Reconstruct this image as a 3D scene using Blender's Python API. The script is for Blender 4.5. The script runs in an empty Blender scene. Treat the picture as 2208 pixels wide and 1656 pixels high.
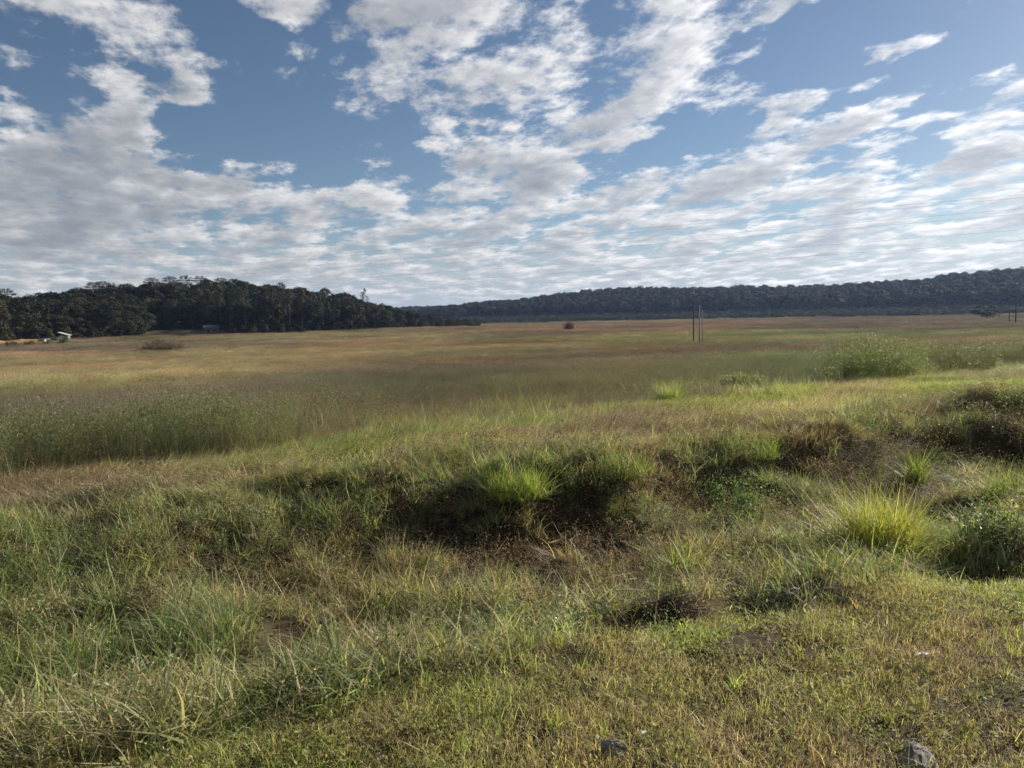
import bpy, math
import numpy as np
from mathutils import Matrix, Vector

R = math.radians
SC = bpy.context.scene
COL = SC.collection
rng = np.random.default_rng(7)

# ------------------------------------------------------------------ camera
EYE = 1.7
FPX, CX, CY = 1637.0, 1104.0, 828.0            # focal length and centre in photo pixels
PITCH, ROLL = R(-5.0), R(1.25)
cp, sp = math.cos(PITCH), math.sin(PITCH)
cr, sr = math.cos(ROLL), math.sin(ROLL)
lev_r, lev_u, fwd = np.array([1., 0, 0]), np.array([0, -sp, cp]), np.array([0, cp, sp])
cam_r = cr * lev_r - sr * lev_u
cam_u = sr * lev_r + cr * lev_u
cam = bpy.data.cameras.new('camera')
cam_o = bpy.data.objects.new('camera', cam)
COL.objects.link(cam_o)
cam_o.matrix_world = Matrix(((cam_r[0], cam_u[0], -fwd[0], 0), (cam_r[1], cam_u[1], -fwd[1], 0),
                             (cam_r[2], cam_u[2], -fwd[2], EYE), (0, 0, 0, 1)))
cam.sensor_width = 36.0
cam.lens = 36.0 * FPX / 2208.0
cam.clip_start, cam.clip_end = 0.05, 20000
SC.camera = cam_o

# ------------------------------------------------------------------ sky, sun, exposure
SUN_AZ, SUN_EL = R(54), R(22)                  # azimuth clockwise from the view direction (+Y)
sun_dir = np.array([math.sin(SUN_AZ) * math.cos(SUN_EL), math.cos(SUN_AZ) * math.cos(SUN_EL), math.sin(SUN_EL)])
sun = bpy.data.lights.new('sun', 'SUN')
sun.energy, sun.angle, sun.color = 5.0, R(0.53), (1.0, 0.93, 0.82)
sun_o = bpy.data.objects.new('sun', sun)
COL.objects.link(sun_o)
sun_o.rotation_euler = Vector(sun_dir).to_track_quat('Z', 'Y').to_euler()

SC.view_settings.view_transform = 'Standard'
SC.view_settings.look = 'None'
SC.view_settings.exposure = 0.92
SC.view_settings.gamma = 1.0
SC.view_settings.use_curve_mapping = False
cy = SC.cycles
cy.use_denoising = True
cy.max_bounces, cy.diffuse_bounces, cy.glossy_bounces = 5, 3, 2
cy.transmission_bounces, cy.transparent_max_bounces, cy.volume_bounces = 4, 8, 0
cy.use_adaptive_sampling = True
cy.adaptive_threshold, cy.adaptive_min_samples = 0.02, 16


def ray(u, v):
    x, y = (u - CX) / FPX, -(v - CY) / FPX
    return x * cam_r + y * cam_u + fwd


class NT:
    """small helper to write node trees"""
    def __init__(self, tree):
        self.t = tree

    def n(self, kind, **kw):
        nd = self.t.nodes.new(kind)
        for k, v in kw.items():
            setattr(nd, k, v)
        return nd

    def l(self, a, b):
        self.t.links.new(a, b)

    def put(self, sock, v):
        if v is None:
            return
        if hasattr(v, 'is_output'):
            self.l(v, sock)
        else:
            sock.default_value = v

    def m(self, op, a, b=None, c=None, clamp=False):
        nd = self.n('ShaderNodeMath', operation=op, use_clamp=clamp)
        for i, v in enumerate((a, b, c)):
            self.put(nd.inputs[i], v)
        return nd.outputs[0]

    def vm(self, op, a, b=None, scale=None):
        nd = self.n('ShaderNodeVectorMath', operation=op)
        self.put(nd.inputs[0], a)
        self.put(nd.inputs[1], b)
        if scale is not None:
            self.put(nd.inputs['Scale'], scale)
        return nd.outputs['Value'] if op in ('DOT_PRODUCT', 'LENGTH', 'DISTANCE') else nd.outputs[0]

    def mr(self, v, a, b, c=0.0, d=1.0, kind='SMOOTHSTEP'):
        nd = self.n('ShaderNodeMapRange', interpolation_type=kind)
        self.put(nd.inputs[0], v)
        for i, q in enumerate((a, b, c, d)):
            self.put(nd.inputs[1 + i], q)
        return nd.outputs[0]

    def mix(self, f, a, b, blend='MIX'):
        nd = self.n('ShaderNodeMix', data_type='RGBA', blend_type=blend)
        self.put(nd.inputs[0], f)
        for s, v in ((nd.inputs[6], a), (nd.inputs[7], b)):
            if isinstance(v, (tuple, list)) and len(v) == 3:
                v = (*v, 1)
            self.put(s, v)
        return nd.outputs[2]

    def noise(self, vec, scale, detail=4, rough=0.55, lac=2.0, dist=0.0, dim='3D'):
        nd = self.n('ShaderNodeTexNoise', noise_dimensions=dim)
        self.put(nd.inputs['Vector'], vec)
        for k, v in (('Scale', scale), ('Detail', detail), ('Roughness', rough), ('Lacunarity', lac), ('Distortion', dist)):
            nd.inputs[k].default_value = v
        return nd.outputs[0]


# The cloud layer: a flat layer seen in perspective; its plane coordinates are direction.xy / direction.z
CURV = 0.14


def layer(u, v):
    d = ray(u, v)
    d = d / np.linalg.norm(d)
    return d[:2] / (d[2] + CURV)


# clouds of the layer: photo position, half sizes, tilt (counter-clockwise), weight
CLOUDS = [
    (20, 70, 130, 120, 0, 1.0), (255, 85, 215, 120, -32, 1.15), (350, 165, 70, 60, 0, .5), (40, 170, 120, 50, 0, .35),
    (610, 15, 120, 75, 0, 1.1), (740, 60, 110, 60, -20, .55), (860, 120, 130, 90, 30, .75),
    (1030, 110, 190, 150, 0, 1.0), (1280, 160, 270, 150, 22, 1.1), (1050, 240, 160, 85, 15, .95), (1480, 110, 200, 110, 30, .9),
    (1540, 30, 80, 70, 50, .6), (820, 235, 105, 45, 10, .95), (665, 200, 90, 40, 35, .22), (730, 130, 100, 55, 30, .55), (880, 180, 80, 50, 20, .5),
    (195, 290, 85, 90, 0, .95), (90, 430, 300, 160, -10, .9), (500, 368, 100, 55, 10, .85), (330, 350, 60, 60, -30, .5), (40, 255, 90, 45, 0, .6),
    (1285, 290, 95, 55, 15, 1.0), (1525, 215, 75, 50, 35, .85), (1645, 222, 95, 45, 15, .9), (1000, 335, 60, 40, 0, .6), (1130, 360, 110, 50, 0, .6),
    (1795, 275, 125, 36, 25, 1.0), (1915, 193, 120, 34, 16, .8), (1960, 260, 60, 25, 15, .7), (2120, 235, 150, 45, 30, .8),
    (2160, 140, 80, 28, 15, .7), (1950, 110, 120, 18, 6, .65), (1780, 95, 35, 25, 0, .5), (1630, 290, 90, 30, 20, .55), (1700, 350, 90, 40, 15, .35),
    (560, 160, 110, 60, 0, .55), (1580, 400, 160, 55, 10, .3), (2100, 350, 220, 50, 18, .4), (1250, 420, 160, 40, 0, .3),
    # gaps
    (470, 130, 110, 100, 0, -.9), (430, 290, 150, 70, 0, -.9), (700, 330, 260, 70, 0, -.8), (1850, 40, 260, 60, 0, -.7),
    (100, 215, 140, 40, 0, -.5), (1400, 350, 200, 40, 10, -.45), (1700, 160, 110, 40, 20, -.4), (1930, 330, 160, 40, 20, -.3), (820, 300, 90, 45, 0, -.4), (2030, 305, 110, 28, 20, -.55), (1740, 335, 130, 28, 18, -.5), (1990, 150, 120, 22, 12, -.4), (1500, 290, 90, 40, 20, -.4),
]


def build_world():
    w = bpy.data.worlds.new('World')
    SC.world = w
    w.use_nodes = True
    t = w.node_tree
    t.nodes.clear()
    k = NT(t)
    out = k.n('ShaderNodeOutputWorld')
    bg = k.n('ShaderNodeBackground')
    k.l(bg.outputs[0], out.inputs[0])
    bg.inputs[1].default_value = SKY_STRENGTH
    sky = k.n('ShaderNodeTexSky', sky_type='NISHITA')
    sky.sun_disc = False
    sky.sun_elevation, sky.sun_rotation = SUN_EL, SUN_AZ
    sky.altitude, sky.air_density, sky.dust_density, sky.ozone_density = 900, 1.0, 0.6, 1.6
    geo = k.n('ShaderNodeTexCoord')
    d = k.vm('NORMALIZE', geo.outputs['Generated'])
    sep = k.n('ShaderNodeSeparateXYZ')
    k.l(d, sep.inputs[0])
    z = k.m('MAXIMUM', sep.outputs[2], 0.0)
    inv = k.m('DIVIDE', 1.0, k.m('ADD', z, CURV))
    comb = k.n('ShaderNodeCombineXYZ')
    k.l(sep.outputs[0], comb.inputs[0])
    k.l(sep.outputs[1], comb.inputs[1])
    P = k.vm('SCALE', comb.outputs[0], scale=inv)          # position on the cloud layer
    rad = k.vm('LENGTH', P)

    # where the clouds of the layer lie
    wob = k.n('ShaderNodeTexNoise', noise_dimensions='2D')
    k.l(P, wob.inputs['Vector'])
    wob.inputs['Scale'].default_value, wob.inputs['Detail'].default_value = 1.1, 3
    pw = k.vm('ADD', P, k.vm('SCALE', k.vm('SUBTRACT', wob.outputs[1], (0.5, 0.5, 0.5)), scale=0.45))
    pw = k.vm('ADD', k.vm('MULTIPLY', pw, (1, 1, 0)), (0, 0, 1))
    acc = None
    for (u, v, a, b, tilt, wt) in CLOUDS:
        if wt > 0 and b < 60 and v < 310:
            wt *= 1.12
        c = layer(u, v)
        e = 6.0
        J = np.column_stack([(layer(u + e, v) - layer(u - e, v)) / (2 * e), (layer(u, v - e) - layer(u, v + e)) / (2 * e)])
        ct, st = math.cos(R(tilt)), math.sin(R(tilt))
        A = J @ np.array([[ct, -st], [st, ct]]) @ np.diag([a * 1.28, b * 1.28])
        Ai = np.linalg.inv(A)
        o_ = -Ai @ c
        uu = k.vm('DOT_PRODUCT', pw, (Ai[0, 0], Ai[0, 1], o_[0]))
        vv = k.vm('DOT_PRODUCT', pw, (Ai[1, 0], Ai[1, 1], o_[1]))
        fall = k.m('SUBTRACT', 1.0, k.m('MULTIPLY_ADD', vv, vv, k.m('MULTIPLY', uu, uu)), clamp=True)
        acc = k.m('MULTIPLY', fall, wt) if acc is None else k.m('MULTIPLY_ADD', fall, wt, acc)
    acc = k.m('MINIMUM', k.m('MAXIMUM', acc, -0.6), 1.0)
    # broad cover towards the horizon, thinner right above it; broken cloud elsewhere
    band = k.m('MULTIPLY', k.mr(rad, 2.5, 3.25), k.mr(rad, 5.0, 5.8, 1.0, 0.80))
    behind = k.mr(sep.outputs[1], -0.25, 0.25, 0.42, 0.0)
    cov = k.m('ADD', k.m('MULTIPLY', acc, COV_A), k.m('ADD', k.m('MULTIPLY', band, COV_B), behind))

    # texture of the layer, stretched along the wind
    g = bpy.data.node_groups.new('cloud_texture', 'ShaderNodeTree')
    g.interface.new_socket('P', in_out='INPUT', socket_type='NodeSocketVector')
    g.interface.new_socket('Value', in_out='OUTPUT', socket_type='NodeSocketFloat')
    q = NT(g)
    gi, go = q.n('NodeGroupInput'), q.n('NodeGroupOutput')
    wa = R(90 + 17)                                         # the wind
    sp_ = q.n('ShaderNodeCombineXYZ')
    q.l(q.vm('DOT_PRODUCT', gi.outputs[0], (math.cos(wa) / 1.35, math.sin(wa) / 1.35, 0)), sp_.inputs[0])
    q.l(q.vm('DOT_PRODUCT', gi.outputs[0], (-math.sin(wa), math.cos(wa), 0)), sp_.inputs[1])
    n1 = q.noise(sp_.outputs[0], 4.2, 8, 0.58, 2.1, 0.0, '2D')
    n2 = q.noise(sp_.outputs[0], 9.5, 5, 0.62, 2.2, 0.0, '2D')
    q.l(q.m('ADD', q.m('MULTIPLY', n1, 0.70), q.m('MULTIPLY', n2, 0.30)), go.inputs[0])

    def dens_at(vec):
        nd = k.n('ShaderNodeGroup')
        nd.node_tree = g
        k.l(vec, nd.inputs[0])
        return k.m('ADD', k.m('MULTIPLY_ADD', nd.outputs[0], COV_N, -0.5 * COV_N - COV_T), cov)

    ps = sun_dir[:2] / (sun_dir[2] + CURV)
    to_sun = k.vm('SUBTRACT', (ps[0], ps[1], 0), P)
    D0 = dens_at(P)
    D1 = dens_at(k.vm('ADD', P, k.vm('SCALE', to_sun, scale=0.03)))
    D2 = dens_at(k.vm('ADD', P, k.vm('SCALE', to_sun, scale=0.09)))
    alpha = k.mr(D0, -0.16, 0.46)
    thick = k.m('ADD', k.m('MULTIPLY', k.m('MAXIMUM', D1, 0.0), 0.7), k.m('MULTIPLY', k.m('MAXIMUM', D2, 0.0), 0.9))
    # light that reaches the side we see falls off with the cloud lying between it and the sun
    lit = k.m('POWER', 2.718, k.m('MULTIPLY', thick, -COV_L))
    glow = k.m('POWER', k.m('MAXIMUM', k.vm('DOT_PRODUCT', d, tuple(sun_dir)), 0.0), 3.0)
    ccol = k.mix(lit, CLOUD_DARK, CLOUD_LIT)
    ccol = k.vm('SCALE', ccol, scale=k.m('MULTIPLY_ADD', glow, 0.55, 0.80))
    skyc = k.vm('MULTIPLY', sky.outputs[0], SKY_TINT)
    # pale air low over the horizon
    low = k.mr(z, 0.0, 0.15, 0.75, 0.0, 'SMOOTHERSTEP')
    skyc = k.mix(low, skyc, PALE)
    fade = k.mr(z, 0.012, 0.04, 0.15, 1.0)
    both = k.mix(k.m('MULTIPLY', k.m('MULTIPLY', alpha, 0.93), fade), skyc, ccol)
    k.l(both, bg.inputs[0])
    w.cycles.sampling_method = 'MANUAL'
    w.cycles.sample_map_resolution = 512


SKY_STRENGTH = 0.051
COV_A, COV_B, COV_N, COV_T, COV_L = 0.56, 0.66, 3.7, 0.40, 1.2
SKY_TINT = (0.74, 0.78, 0.82)
CLOUD_LIT = (10.6, 10.5, 10.5)
CLOUD_DARK = (2.6, 3.0, 3.6)
PALE = (4.5, 5.1, 6.0)
build_world()


# ------------------------------------------------------------------ numpy noise
_H = np.random.default_rng(3).random((256, 256))


def vnoise(x, y):
    x, y = np.asarray(x, float), np.asarray(y, float)
    xi, yi = np.floor(x).astype(int), np.floor(y).astype(int)
    fx, fy = x - xi, y - yi
    fx, fy = fx * fx * (3 - 2 * fx), fy * fy * (3 - 2 * fy)
    a, b = _H[xi & 255, yi & 255], _H[(xi + 1) & 255, yi & 255]
    c, d = _H[xi & 255, (yi + 1) & 255], _H[(xi + 1) & 255, (yi + 1) & 255]
    return (a + (b - a) * fx) * (1 - fy) + (c + (d - c) * fx) * fy


def fbm(x, y, o=4):
    s, a, n = 0.0, 0.5, 0.0
    for i in range(o):
        s = s + a * vnoise(x * 2 ** i + 17.3 * i, y * 2 ** i + 9.1 * i)
        n += a
        a *= 0.5
    return s / n


def sm(x, a, b):
    t = np.clip((np.asarray(x, float) - a) / (b - a), 0, 1)
    return t * t * (3 - 2 * t)


# ------------------------------------------------------------------ terrain
RA = R(65)                                     # the road and its verge run this way
UX, UY = math.sin(RA), math.cos(RA)
NX, NY = -UY, UX


def st_of(x, y):
    return x * NX + y * NY, x * UX + y * UY    # s: away from the road, t: along it


def az_xy(u, dist):
    d = ray(u, 690)
    a = math.atan2(d[0], d[1])
    return dist * math.sin(a), dist * math.cos(a), a


def elev_z(u, v, dist):
    d = ray(u, v)
    return EYE + dist * d[2] / math.hypot(d[0], d[1])


# ridges: photo column, canopy line, distance, tree height standing on it
RIDGE_WOOD = [(-500, 645, 330, 12), (-250, 640, 345, 12), (0, 640, 360, 12), (100, 641, 365, 12), (200, 633, 372, 12), (300, 617, 380, 12), (400, 607, 385, 12),
              (500, 608, 388, 12), (570, 628, 385, 12), (650, 639, 380, 13), (710, 650, 378, 13), (770, 662, 380, 12), (830, 664, 385, 11), (880, 672, 390, 11)]
RIDGE_FAR = [(780, 668, 950, 11), (860, 668, 930, 11), (930, 663, 900, 11), (1040, 663, 860, 11), (1120, 653, 780, 11), (1200, 645, 720, 11), (1300, 633, 680, 11), (1380, 624, 660, 11),
             (1500, 626, 640, 11), (1600, 622, 630, 11), (1700, 623, 620, 11), (1800, 620, 615, 11), (1900, 617, 610, 11), (2000, 606, 600, 11),
             (2100, 600, 600, 11), (2208, 586, 600, 11), (2400, 575, 600, 11), (2700, 570, 600, 11), (3100, 575, 600, 11)]
FIELD_Z = -3.6


RIDGE_FAR = [(u, v, d * 1.42, th) for (u, v, d, th) in RIDGE_FAR]


def dense_ridge(pts, step=6.0):
    P = []
    for (u, v, dd, th) in pts:
        x, y, _ = az_xy(u, dd)
        P.append((x, y, elev_z(u, v, dd) - th - FIELD_Z))
    P = np.array(P)
    out = []
    for a, b in zip(P[:-1], P[1:]):
        n = max(2, int(np.hypot(*(b - a)[:2]) / step))
        out += [a + (b - a) * i / n for i in range(n)]
    out.append(P[-1])
    return np.array(out)


RW, RF = dense_ridge(RIDGE_WOOD), dense_ridge(RIDGE_FAR, 14)


def ridge_h(x, y, P, w):
    x, y = np.atleast_1d(x), np.atleast_1d(y)
    h = np.zeros(x.shape)
    near = np.hypot(x, y) > 150
    if not near.any():
        return h
    xs, ys = x[near], y[near]
    b = np.zeros(xs.shape)
    for (px, py, pz) in P:
        b = np.maximum(b, pz * np.exp(-((xs - px) ** 2 + (ys - py) ** 2) / (2 * w * w)))
    h[near] = b
    return h


def grass_line(t):
    return 13.6 + 0.27 * np.clip(t, -8, 26) + 1.3 * (fbm(np.asarray(t) * 0.22 + 5, 3.3, 2) - 0.5)


# hollows and hummocks of the rough ground, some hummocks added to cast shade: (x, y, radius, height), filled below
RELIEF = []


def in_hollow(x, y):
    m_ = np.zeros(np.shape(x))
    for (cx_, cy_, rad_, h_) in RELIEF:
        if h_ < 0:
            m_ = np.maximum(m_, np.exp(-((x - cx_) ** 2 + (y - cy_) ** 2) / (rad_ * rad_)))
    return m_


def hummock(x, y):
    m_ = np.zeros(np.shape(x))
    for (cx_, cy_, rad_, h_) in RELIEF:
        if h_ > 0:
            m_ = np.maximum(m_, np.exp(-((x - cx_) ** 2 + (y - cy_) ** 2) / (rad_ * rad_)))
    return m_


def height(x, y):
    x, y = np.atleast_1d(np.asarray(x, float)), np.atleast_1d(np.asarray(y, float))
    s, t = st_of(x, y)
    z = np.interp(s, [-40, -8, -7, 3.0, 3.5, 4.6, 5.4, 6.6, 8.0, 9.2, 11, 16, 22, 60, 110, 200, 900],
                  [-0.1, -0.1, 0.0, 0.0, -0.04, -0.42, -0.66, -0.66, -0.30, -0.22, -0.38, -0.72, -1.1, -2.6, FIELD_Z, FIELD_Z, FIELD_Z])
    near = np.exp(-(np.hypot(x, y) / 60) ** 2)
    rough = sm(s, 3.2, 4.6) * (1 - sm(s, 9, 12))
    z = z + near * rough * (0.60 * (fbm(x * 0.9, y * 0.9, 3) - 0.5) + 0.20 * (fbm(x * 1.9 + 400, y * 1.9, 2) - 0.5) + 0.12 * (fbm(x * 4.7 + 9, y * 4.7, 2) - 0.5))
    z = z + near * (1 - rough) * 0.10 * (fbm(x * 1.1 + 31, y * 1.1, 3) - 0.5)
    z = z + near * sm(s, 9, 11) * (1 - sm(s, 15, 20)) * 0.22 * (fbm(x * 0.5 + 3, y * 0.5, 3) - 0.5)
    for (cx_, cy_, rad_, h_) in RELIEF:
        z = z + h_ * np.exp(-((x - cx_) ** 2 + (y - cy_) ** 2) / (rad_ * rad_))
    z = z + sm(np.hypot(x, y), 30, 90) * 0.5 * (fbm(x * 0.02, y * 0.02, 3) - 0.5)
    hw = ridge_h(x, y, RW, 42)
    hf = ridge_h(x, y, RF, 125)
    return z + np.maximum(hw, hf) * (1 + 0.10 * (fbm(x * 0.02 + 4, y * 0.02, 3) - 0.5))


def gz(x, y):
    return float(height(x, y)[0])


def at(u, v, zoff=0.0):
    """ground point under a photo position"""
    d = ray(u, v)
    k = 2.0 * np.exp(np.linspace(0, math.log(400), 900))
    p = d[None, :] * k[:, None] / math.hypot(d[0], d[1])
    h = height(p[:, 0], p[:, 1]) + zoff
    below = np.nonzero(p[:, 2] + EYE < h)[0]
    i = below[0] if len(below) else len(k) - 1
    return float(p[i, 0]), float(p[i, 1]), float(h[i])


_rl = [(*at(u, v)[:2], rad_, h_) for (u, v, rad_, h_) in (
    (930, 1135, .55, -.28), (1060, 1185, .45, -.12), (1400, 1320, .32, -.20), (1640, 1275, .35, -.22), (2150, 960, 1.0, -.40), (2080, 1200, .5, -.30), (270, 1335, .40, -.26),
    (720, 1175, .55, -.25), (470, 1180, .5, -.22), (1560, 1060, .55, -.22), (550, 1530, .22, -.12), (1150, 1345, .3, -.15), (620, 1290, .35, -.2),
    (1110, 1045, .45, .12), (1480, 1235, .28, .12), (1890, 1165, .50, .16), (1330, 1015, .5, .08), (1620, 980, .6, .06), (2160, 880, .9, .16), (430, 1400, .4, .15), (600, 1230, .6, .15))]
RELIEF += _rl
_bk = np.array([at(u, v)[:2] for (u, v) in ((820, 1150), (960, 1130), (1130, 1125), (1290, 1095), (1420, 1065), (1560, 1040), (1720, 1000), (1880, 975), (2060, 960), (2260, 950))])
BANK = []
for a_, b_ in zip(_bk[:-1], _bk[1:]):
    m_ = max(1, int(np.hypot(*(b_ - a_)) / .45))
    BANK += [(*(a_ + (b_ - a_) * i / m_ + rng.normal(0, .08, 2)), .36 + .14 * rng.random(), -.13 - .08 * rng.random()) for i in range(m_)]
RELIEF += BANK + [(x_ + NX * .75, y_ + NY * .75, .5, .05) for (x_, y_, _r, _h) in BANK]
for (x_, y_, rad_, h_) in _rl:
    if h_ < 0:                                # added hummock, sunward of each hollow, to throw shade into it
        RELIEF.append((x_ + sun_dir[0] * rad_ * 1.5, y_ + sun_dir[1] * rad_ * 1.5, rad_ * .8, -h_ * .35))

# ------------------------------------------------------------------ object helpers
def tag(o, label=None, cat=None, group=None, kind=None):
    for k_, v_ in (('label', label), ('category', cat), ('group', group), ('kind', kind)):
        if v_:
            o[k_] = v_
    return o


def mesh_np(name, verts, faces, mats=(), attrs=None, smooth=False, midx=None):
    """verts (n,3); faces list of arrays (m,3) / (m,4)"""
    me = bpy.data.meshes.new(name)
    fl = [np.asarray(f, np.int32) for f in faces if len(f)]
    loops = np.concatenate([f.ravel() for f in fl])
    tot = np.concatenate([np.full(len(f), f.shape[1], np.int32) for f in fl])
    start = np.concatenate([[0], np.cumsum(tot)[:-1]]).astype(np.int32)
    me.vertices.add(len(verts))
    me.vertices.foreach_set('co', np.asarray(verts, np.float32).ravel())
    me.loops.add(len(loops))
    me.loops.foreach_set('vertex_index', loops)
    me.polygons.add(len(tot))
    me.polygons.foreach_set('loop_start', start)
    me.polygons.foreach_set('loop_total', tot)
    for m_ in mats:
        me.materials.append(m_)
    if midx is not None:
        me.polygons.foreach_set('material_index', np.asarray(midx, np.int32))
    me.polygons.foreach_set('use_smooth', np.full(len(tot), smooth))
    for k_, v_ in (attrs or {}).items():
        a = me.attributes.new(k_, 'FLOAT', 'POINT')
        a.data.foreach_set('value', np.asarray(v_, np.float32))
    me.update(calc_edges=True)
    return me


def obj(name, me, parent=None, loc=(0, 0, 0), rz=0.0, sc=1.0):
    o = bpy.data.objects.new(name, me)
    COL.objects.link(o)
    if parent:
        o.parent = parent
    o.location = loc
    o.rotation_euler = (0, 0, rz)
    o.scale = (sc, sc, sc) if not isinstance(sc, tuple) else sc
    return o


class MB:
    """collects faces of several shapes into one mesh"""
    def __init__(self):
        self.v, self.q, self.t, self.n = [], [], [], 0

    def add(self, v, q=(), t=()):
        v = np.asarray(v, float)
        if len(q):
            self.q.append(np.asarray(q) + self.n)
        if len(t):
            self.t.append(np.asarray(t) + self.n)
        self.v.append(v)
        self.n += len(v)

    def box(self, c, s, rz=0.0, tilt=0.0):
        x, y, z = [q_ / 2 for q_ in s]
        v = np.array([(i * x, j * y, k_ * z) for i in (-1, 1) for j in (-1, 1) for k_ in (-1, 1)])
        if tilt:
            a, b = math.cos(tilt), math.sin(tilt)
            v = np.column_stack([a * v[:, 0] - b * v[:, 2], v[:, 1], b * v[:, 0] + a * v[:, 2]])
        a, b = math.cos(rz), math.sin(rz)
        v = np.column_stack([a * v[:, 0] - b * v[:, 1], b * v[:, 0] + a * v[:, 1], v[:, 2]]) + np.array(c)
        self.add(v, [(0, 1, 3, 2), (4, 6, 7, 5), (0, 4, 5, 1), (2, 3, 7, 6), (0, 2, 6, 4), (1, 5, 7, 3)])

    def tube(self, pts, rad, n=6, cap=True):
        pts = np.asarray(pts, float)
        rad = np.broadcast_to(np.asarray(rad, float), (len(pts),))
        tan = np.gradient(pts, axis=0)
        tan /= np.linalg.norm(tan, axis=1)[:, None] + 1e-9
        ref = np.where(np.abs(tan[:, 2:3]) > 0.9, np.array([[1., 0, 0]]), np.array([[0, 0, 1.]]))
        a = np.cross(tan, ref)
        a /= np.linalg.norm(a, axis=1)[:, None]
        b = np.cross(tan, a)
        th = np.arange(n) * 2 * math.pi / n
        v = (pts[:, None, :] + rad[:, None, None] * (np.cos(th)[None, :, None] * a[:, None, :] + np.sin(th)[None, :, None] * b[:, None, :])).reshape(-1, 3)
        q = [(i * n + j, i * n + (j + 1) % n, (i + 1) * n + (j + 1) % n, (i + 1) * n + j) for i in range(len(pts) - 1) for j in range(n)]
        t = []
        if cap:
            m_ = len(pts) * n
            v = np.vstack([v, pts[-1:], pts[:1]])
            t = [((len(pts) - 1) * n + j, (len(pts) - 1) * n + (j + 1) % n, m_) for j in range(n)] + [((j + 1) % n, j, m_ + 1) for j in range(n)]
        self.add(v, q, t)

    def mesh(self, name, mats, smooth=False, attrs=None):
        return mesh_np(name, np.vstack(self.v), [np.vstack(self.q) if self.q else [], np.vstack(self.t) if self.t else []], mats, attrs, smooth)


# ------------------------------------------------------------------ materials
def new_mat(name):
    m_ = bpy.data.materials.new(name)
    m_.use_nodes = True
    m_.node_tree.nodes.clear()
    k = NT(m_.node_tree)
    out = k.n('ShaderNodeOutputMaterial')
    return m_, k, out


def plain(name, c1, c2, scale=6.0, rough=0.85, bump=0.0, spec=0.25, detail=5):
    m_, k, out = new_mat(name)
    tc = k.n('ShaderNodeTexCoord')
    n_ = k.noise(tc.outputs['Object'], scale, detail, 0.6)
    b = k.n('ShaderNodeBsdfPrincipled')
    k.l(k.mix(k.mr(n_, 0.3, 0.7), c1, c2), b.inputs['Base Color'])
    b.inputs['Roughness'].default_value = rough
    b.inputs['Specular IOR Level'].default_value = spec
    if bump:
        bp = k.n('ShaderNodeBump')
        bp.inputs['Strength'].default_value = bump
        k.l(n_, bp.inputs['Height'])
        k.l(bp.outputs[0], b.inputs['Normal'])
    k.l(b.outputs[0], out.inputs[0])
    return m_


def leafy(name, tint=None, seed=None, straw=(0.42, 0.34, 0.20), straw_amt=0.18, trans=0.46, spec=0.25, rough=0.5):
    """blades and leaves: colour from the plant (instancer attribute) or fixed; 'rnd' varies per blade, 'part' marks seed heads"""
    m_, k, out = new_mat(name)

    def attr(nm, typ='GEOMETRY'):
        a = k.n('ShaderNodeAttribute', attribute_name=nm, attribute_type=typ)
        return a
    rnd = attr('rnd').outputs['Fac']
    part = attr('part').outputs['Fac']
    if tint is None:
        base = attr('tint', 'INSTANCER').outputs['Vector']
        sd = attr('seed', 'INSTANCER').outputs['Vector']
    else:
        base, sd = (*tint, 1), (*(seed or tint), 1)
    r2 = k.m('FRACT', k.m('MULTIPLY', rnd, 7.13))
    r3 = k.m('FRACT', k.m('MULTIPLY', rnd, 31.7))
    c = k.mix(k.m('MULTIPLY', k.m('GREATER_THAN', r3, 1 - straw_amt), 0.8), base, straw)
    c = k.mix(part, c, sd)
    c = k.vm('SCALE', c, scale=k.m('MULTIPLY_ADD', r2, 0.75, 0.62))
    b = k.n('ShaderNodeBsdfPrincipled')
    k.l(c, b.inputs['Base Color'])
    b.inputs['Roughness'].default_value = rough
    b.inputs['Specular IOR Level'].default_value = spec
    tr = k.n('ShaderNodeBsdfTranslucent')
    warm = k.vm('MULTIPLY', c, (1.15, 1.18, 0.70))
    k.l(warm, tr.inputs[0])
    mx = k.n('ShaderNodeMixShader')
    mx.inputs[0].default_value = trans
    k.l(b.outputs[0], mx.inputs[1])
    k.l(tr.outputs[0], mx.inputs[2])
    k.l(mx.outputs[0], out.inputs[0])
    return m_


def build_ground_mat():
    m_, k, out = new_mat('soil_and_thatch')
    tc = k.n('ShaderNodeTexCoord')
    P = tc.outputs['Object']
    a = k.noise(P, 0.7, 6, 0.6)
    b_ = k.noise(P, 9.0, 6, 0.65)
    far = k.noise(P, 0.03, 5, 0.6)
    c = k.mix(k.mr(b_, 0.35, 0.65), (0.028, 0.019, 0.013), (0.085, 0.058, 0.036))
    c = k.mix(k.mr(a, 0.42, 0.65), c, (0.075, 0.072, 0.028))
    r = k.vm('LENGTH', P)
    farc = k.mix(k.mr(far, 0.35, 0.65), (0.075, 0.055, 0.035), (0.075, 0.078, 0.032))
    c = k.mix(k.mr(r, 25, 90), c, farc)
    p = k.n('ShaderNodeBsdfPrincipled')
    k.l(c, p.inputs['Base Color'])
    p.inputs['Roughness'].default_value = 0.95
    p.inputs['Specular IOR Level'].default_value = 0.1
    bp = k.n('ShaderNodeBump')
    bp.inputs['Strength'].default_value = 0.7
    bp.inputs['Distance'].default_value = 0.03
    k.l(k.noise(P, 22.0, 6, 0.7), bp.inputs['Height'])
    k.l(bp.outputs[0], p.inputs['Normal'])
    k.l(p.outputs[0], out.inputs[0])
    return m_


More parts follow.
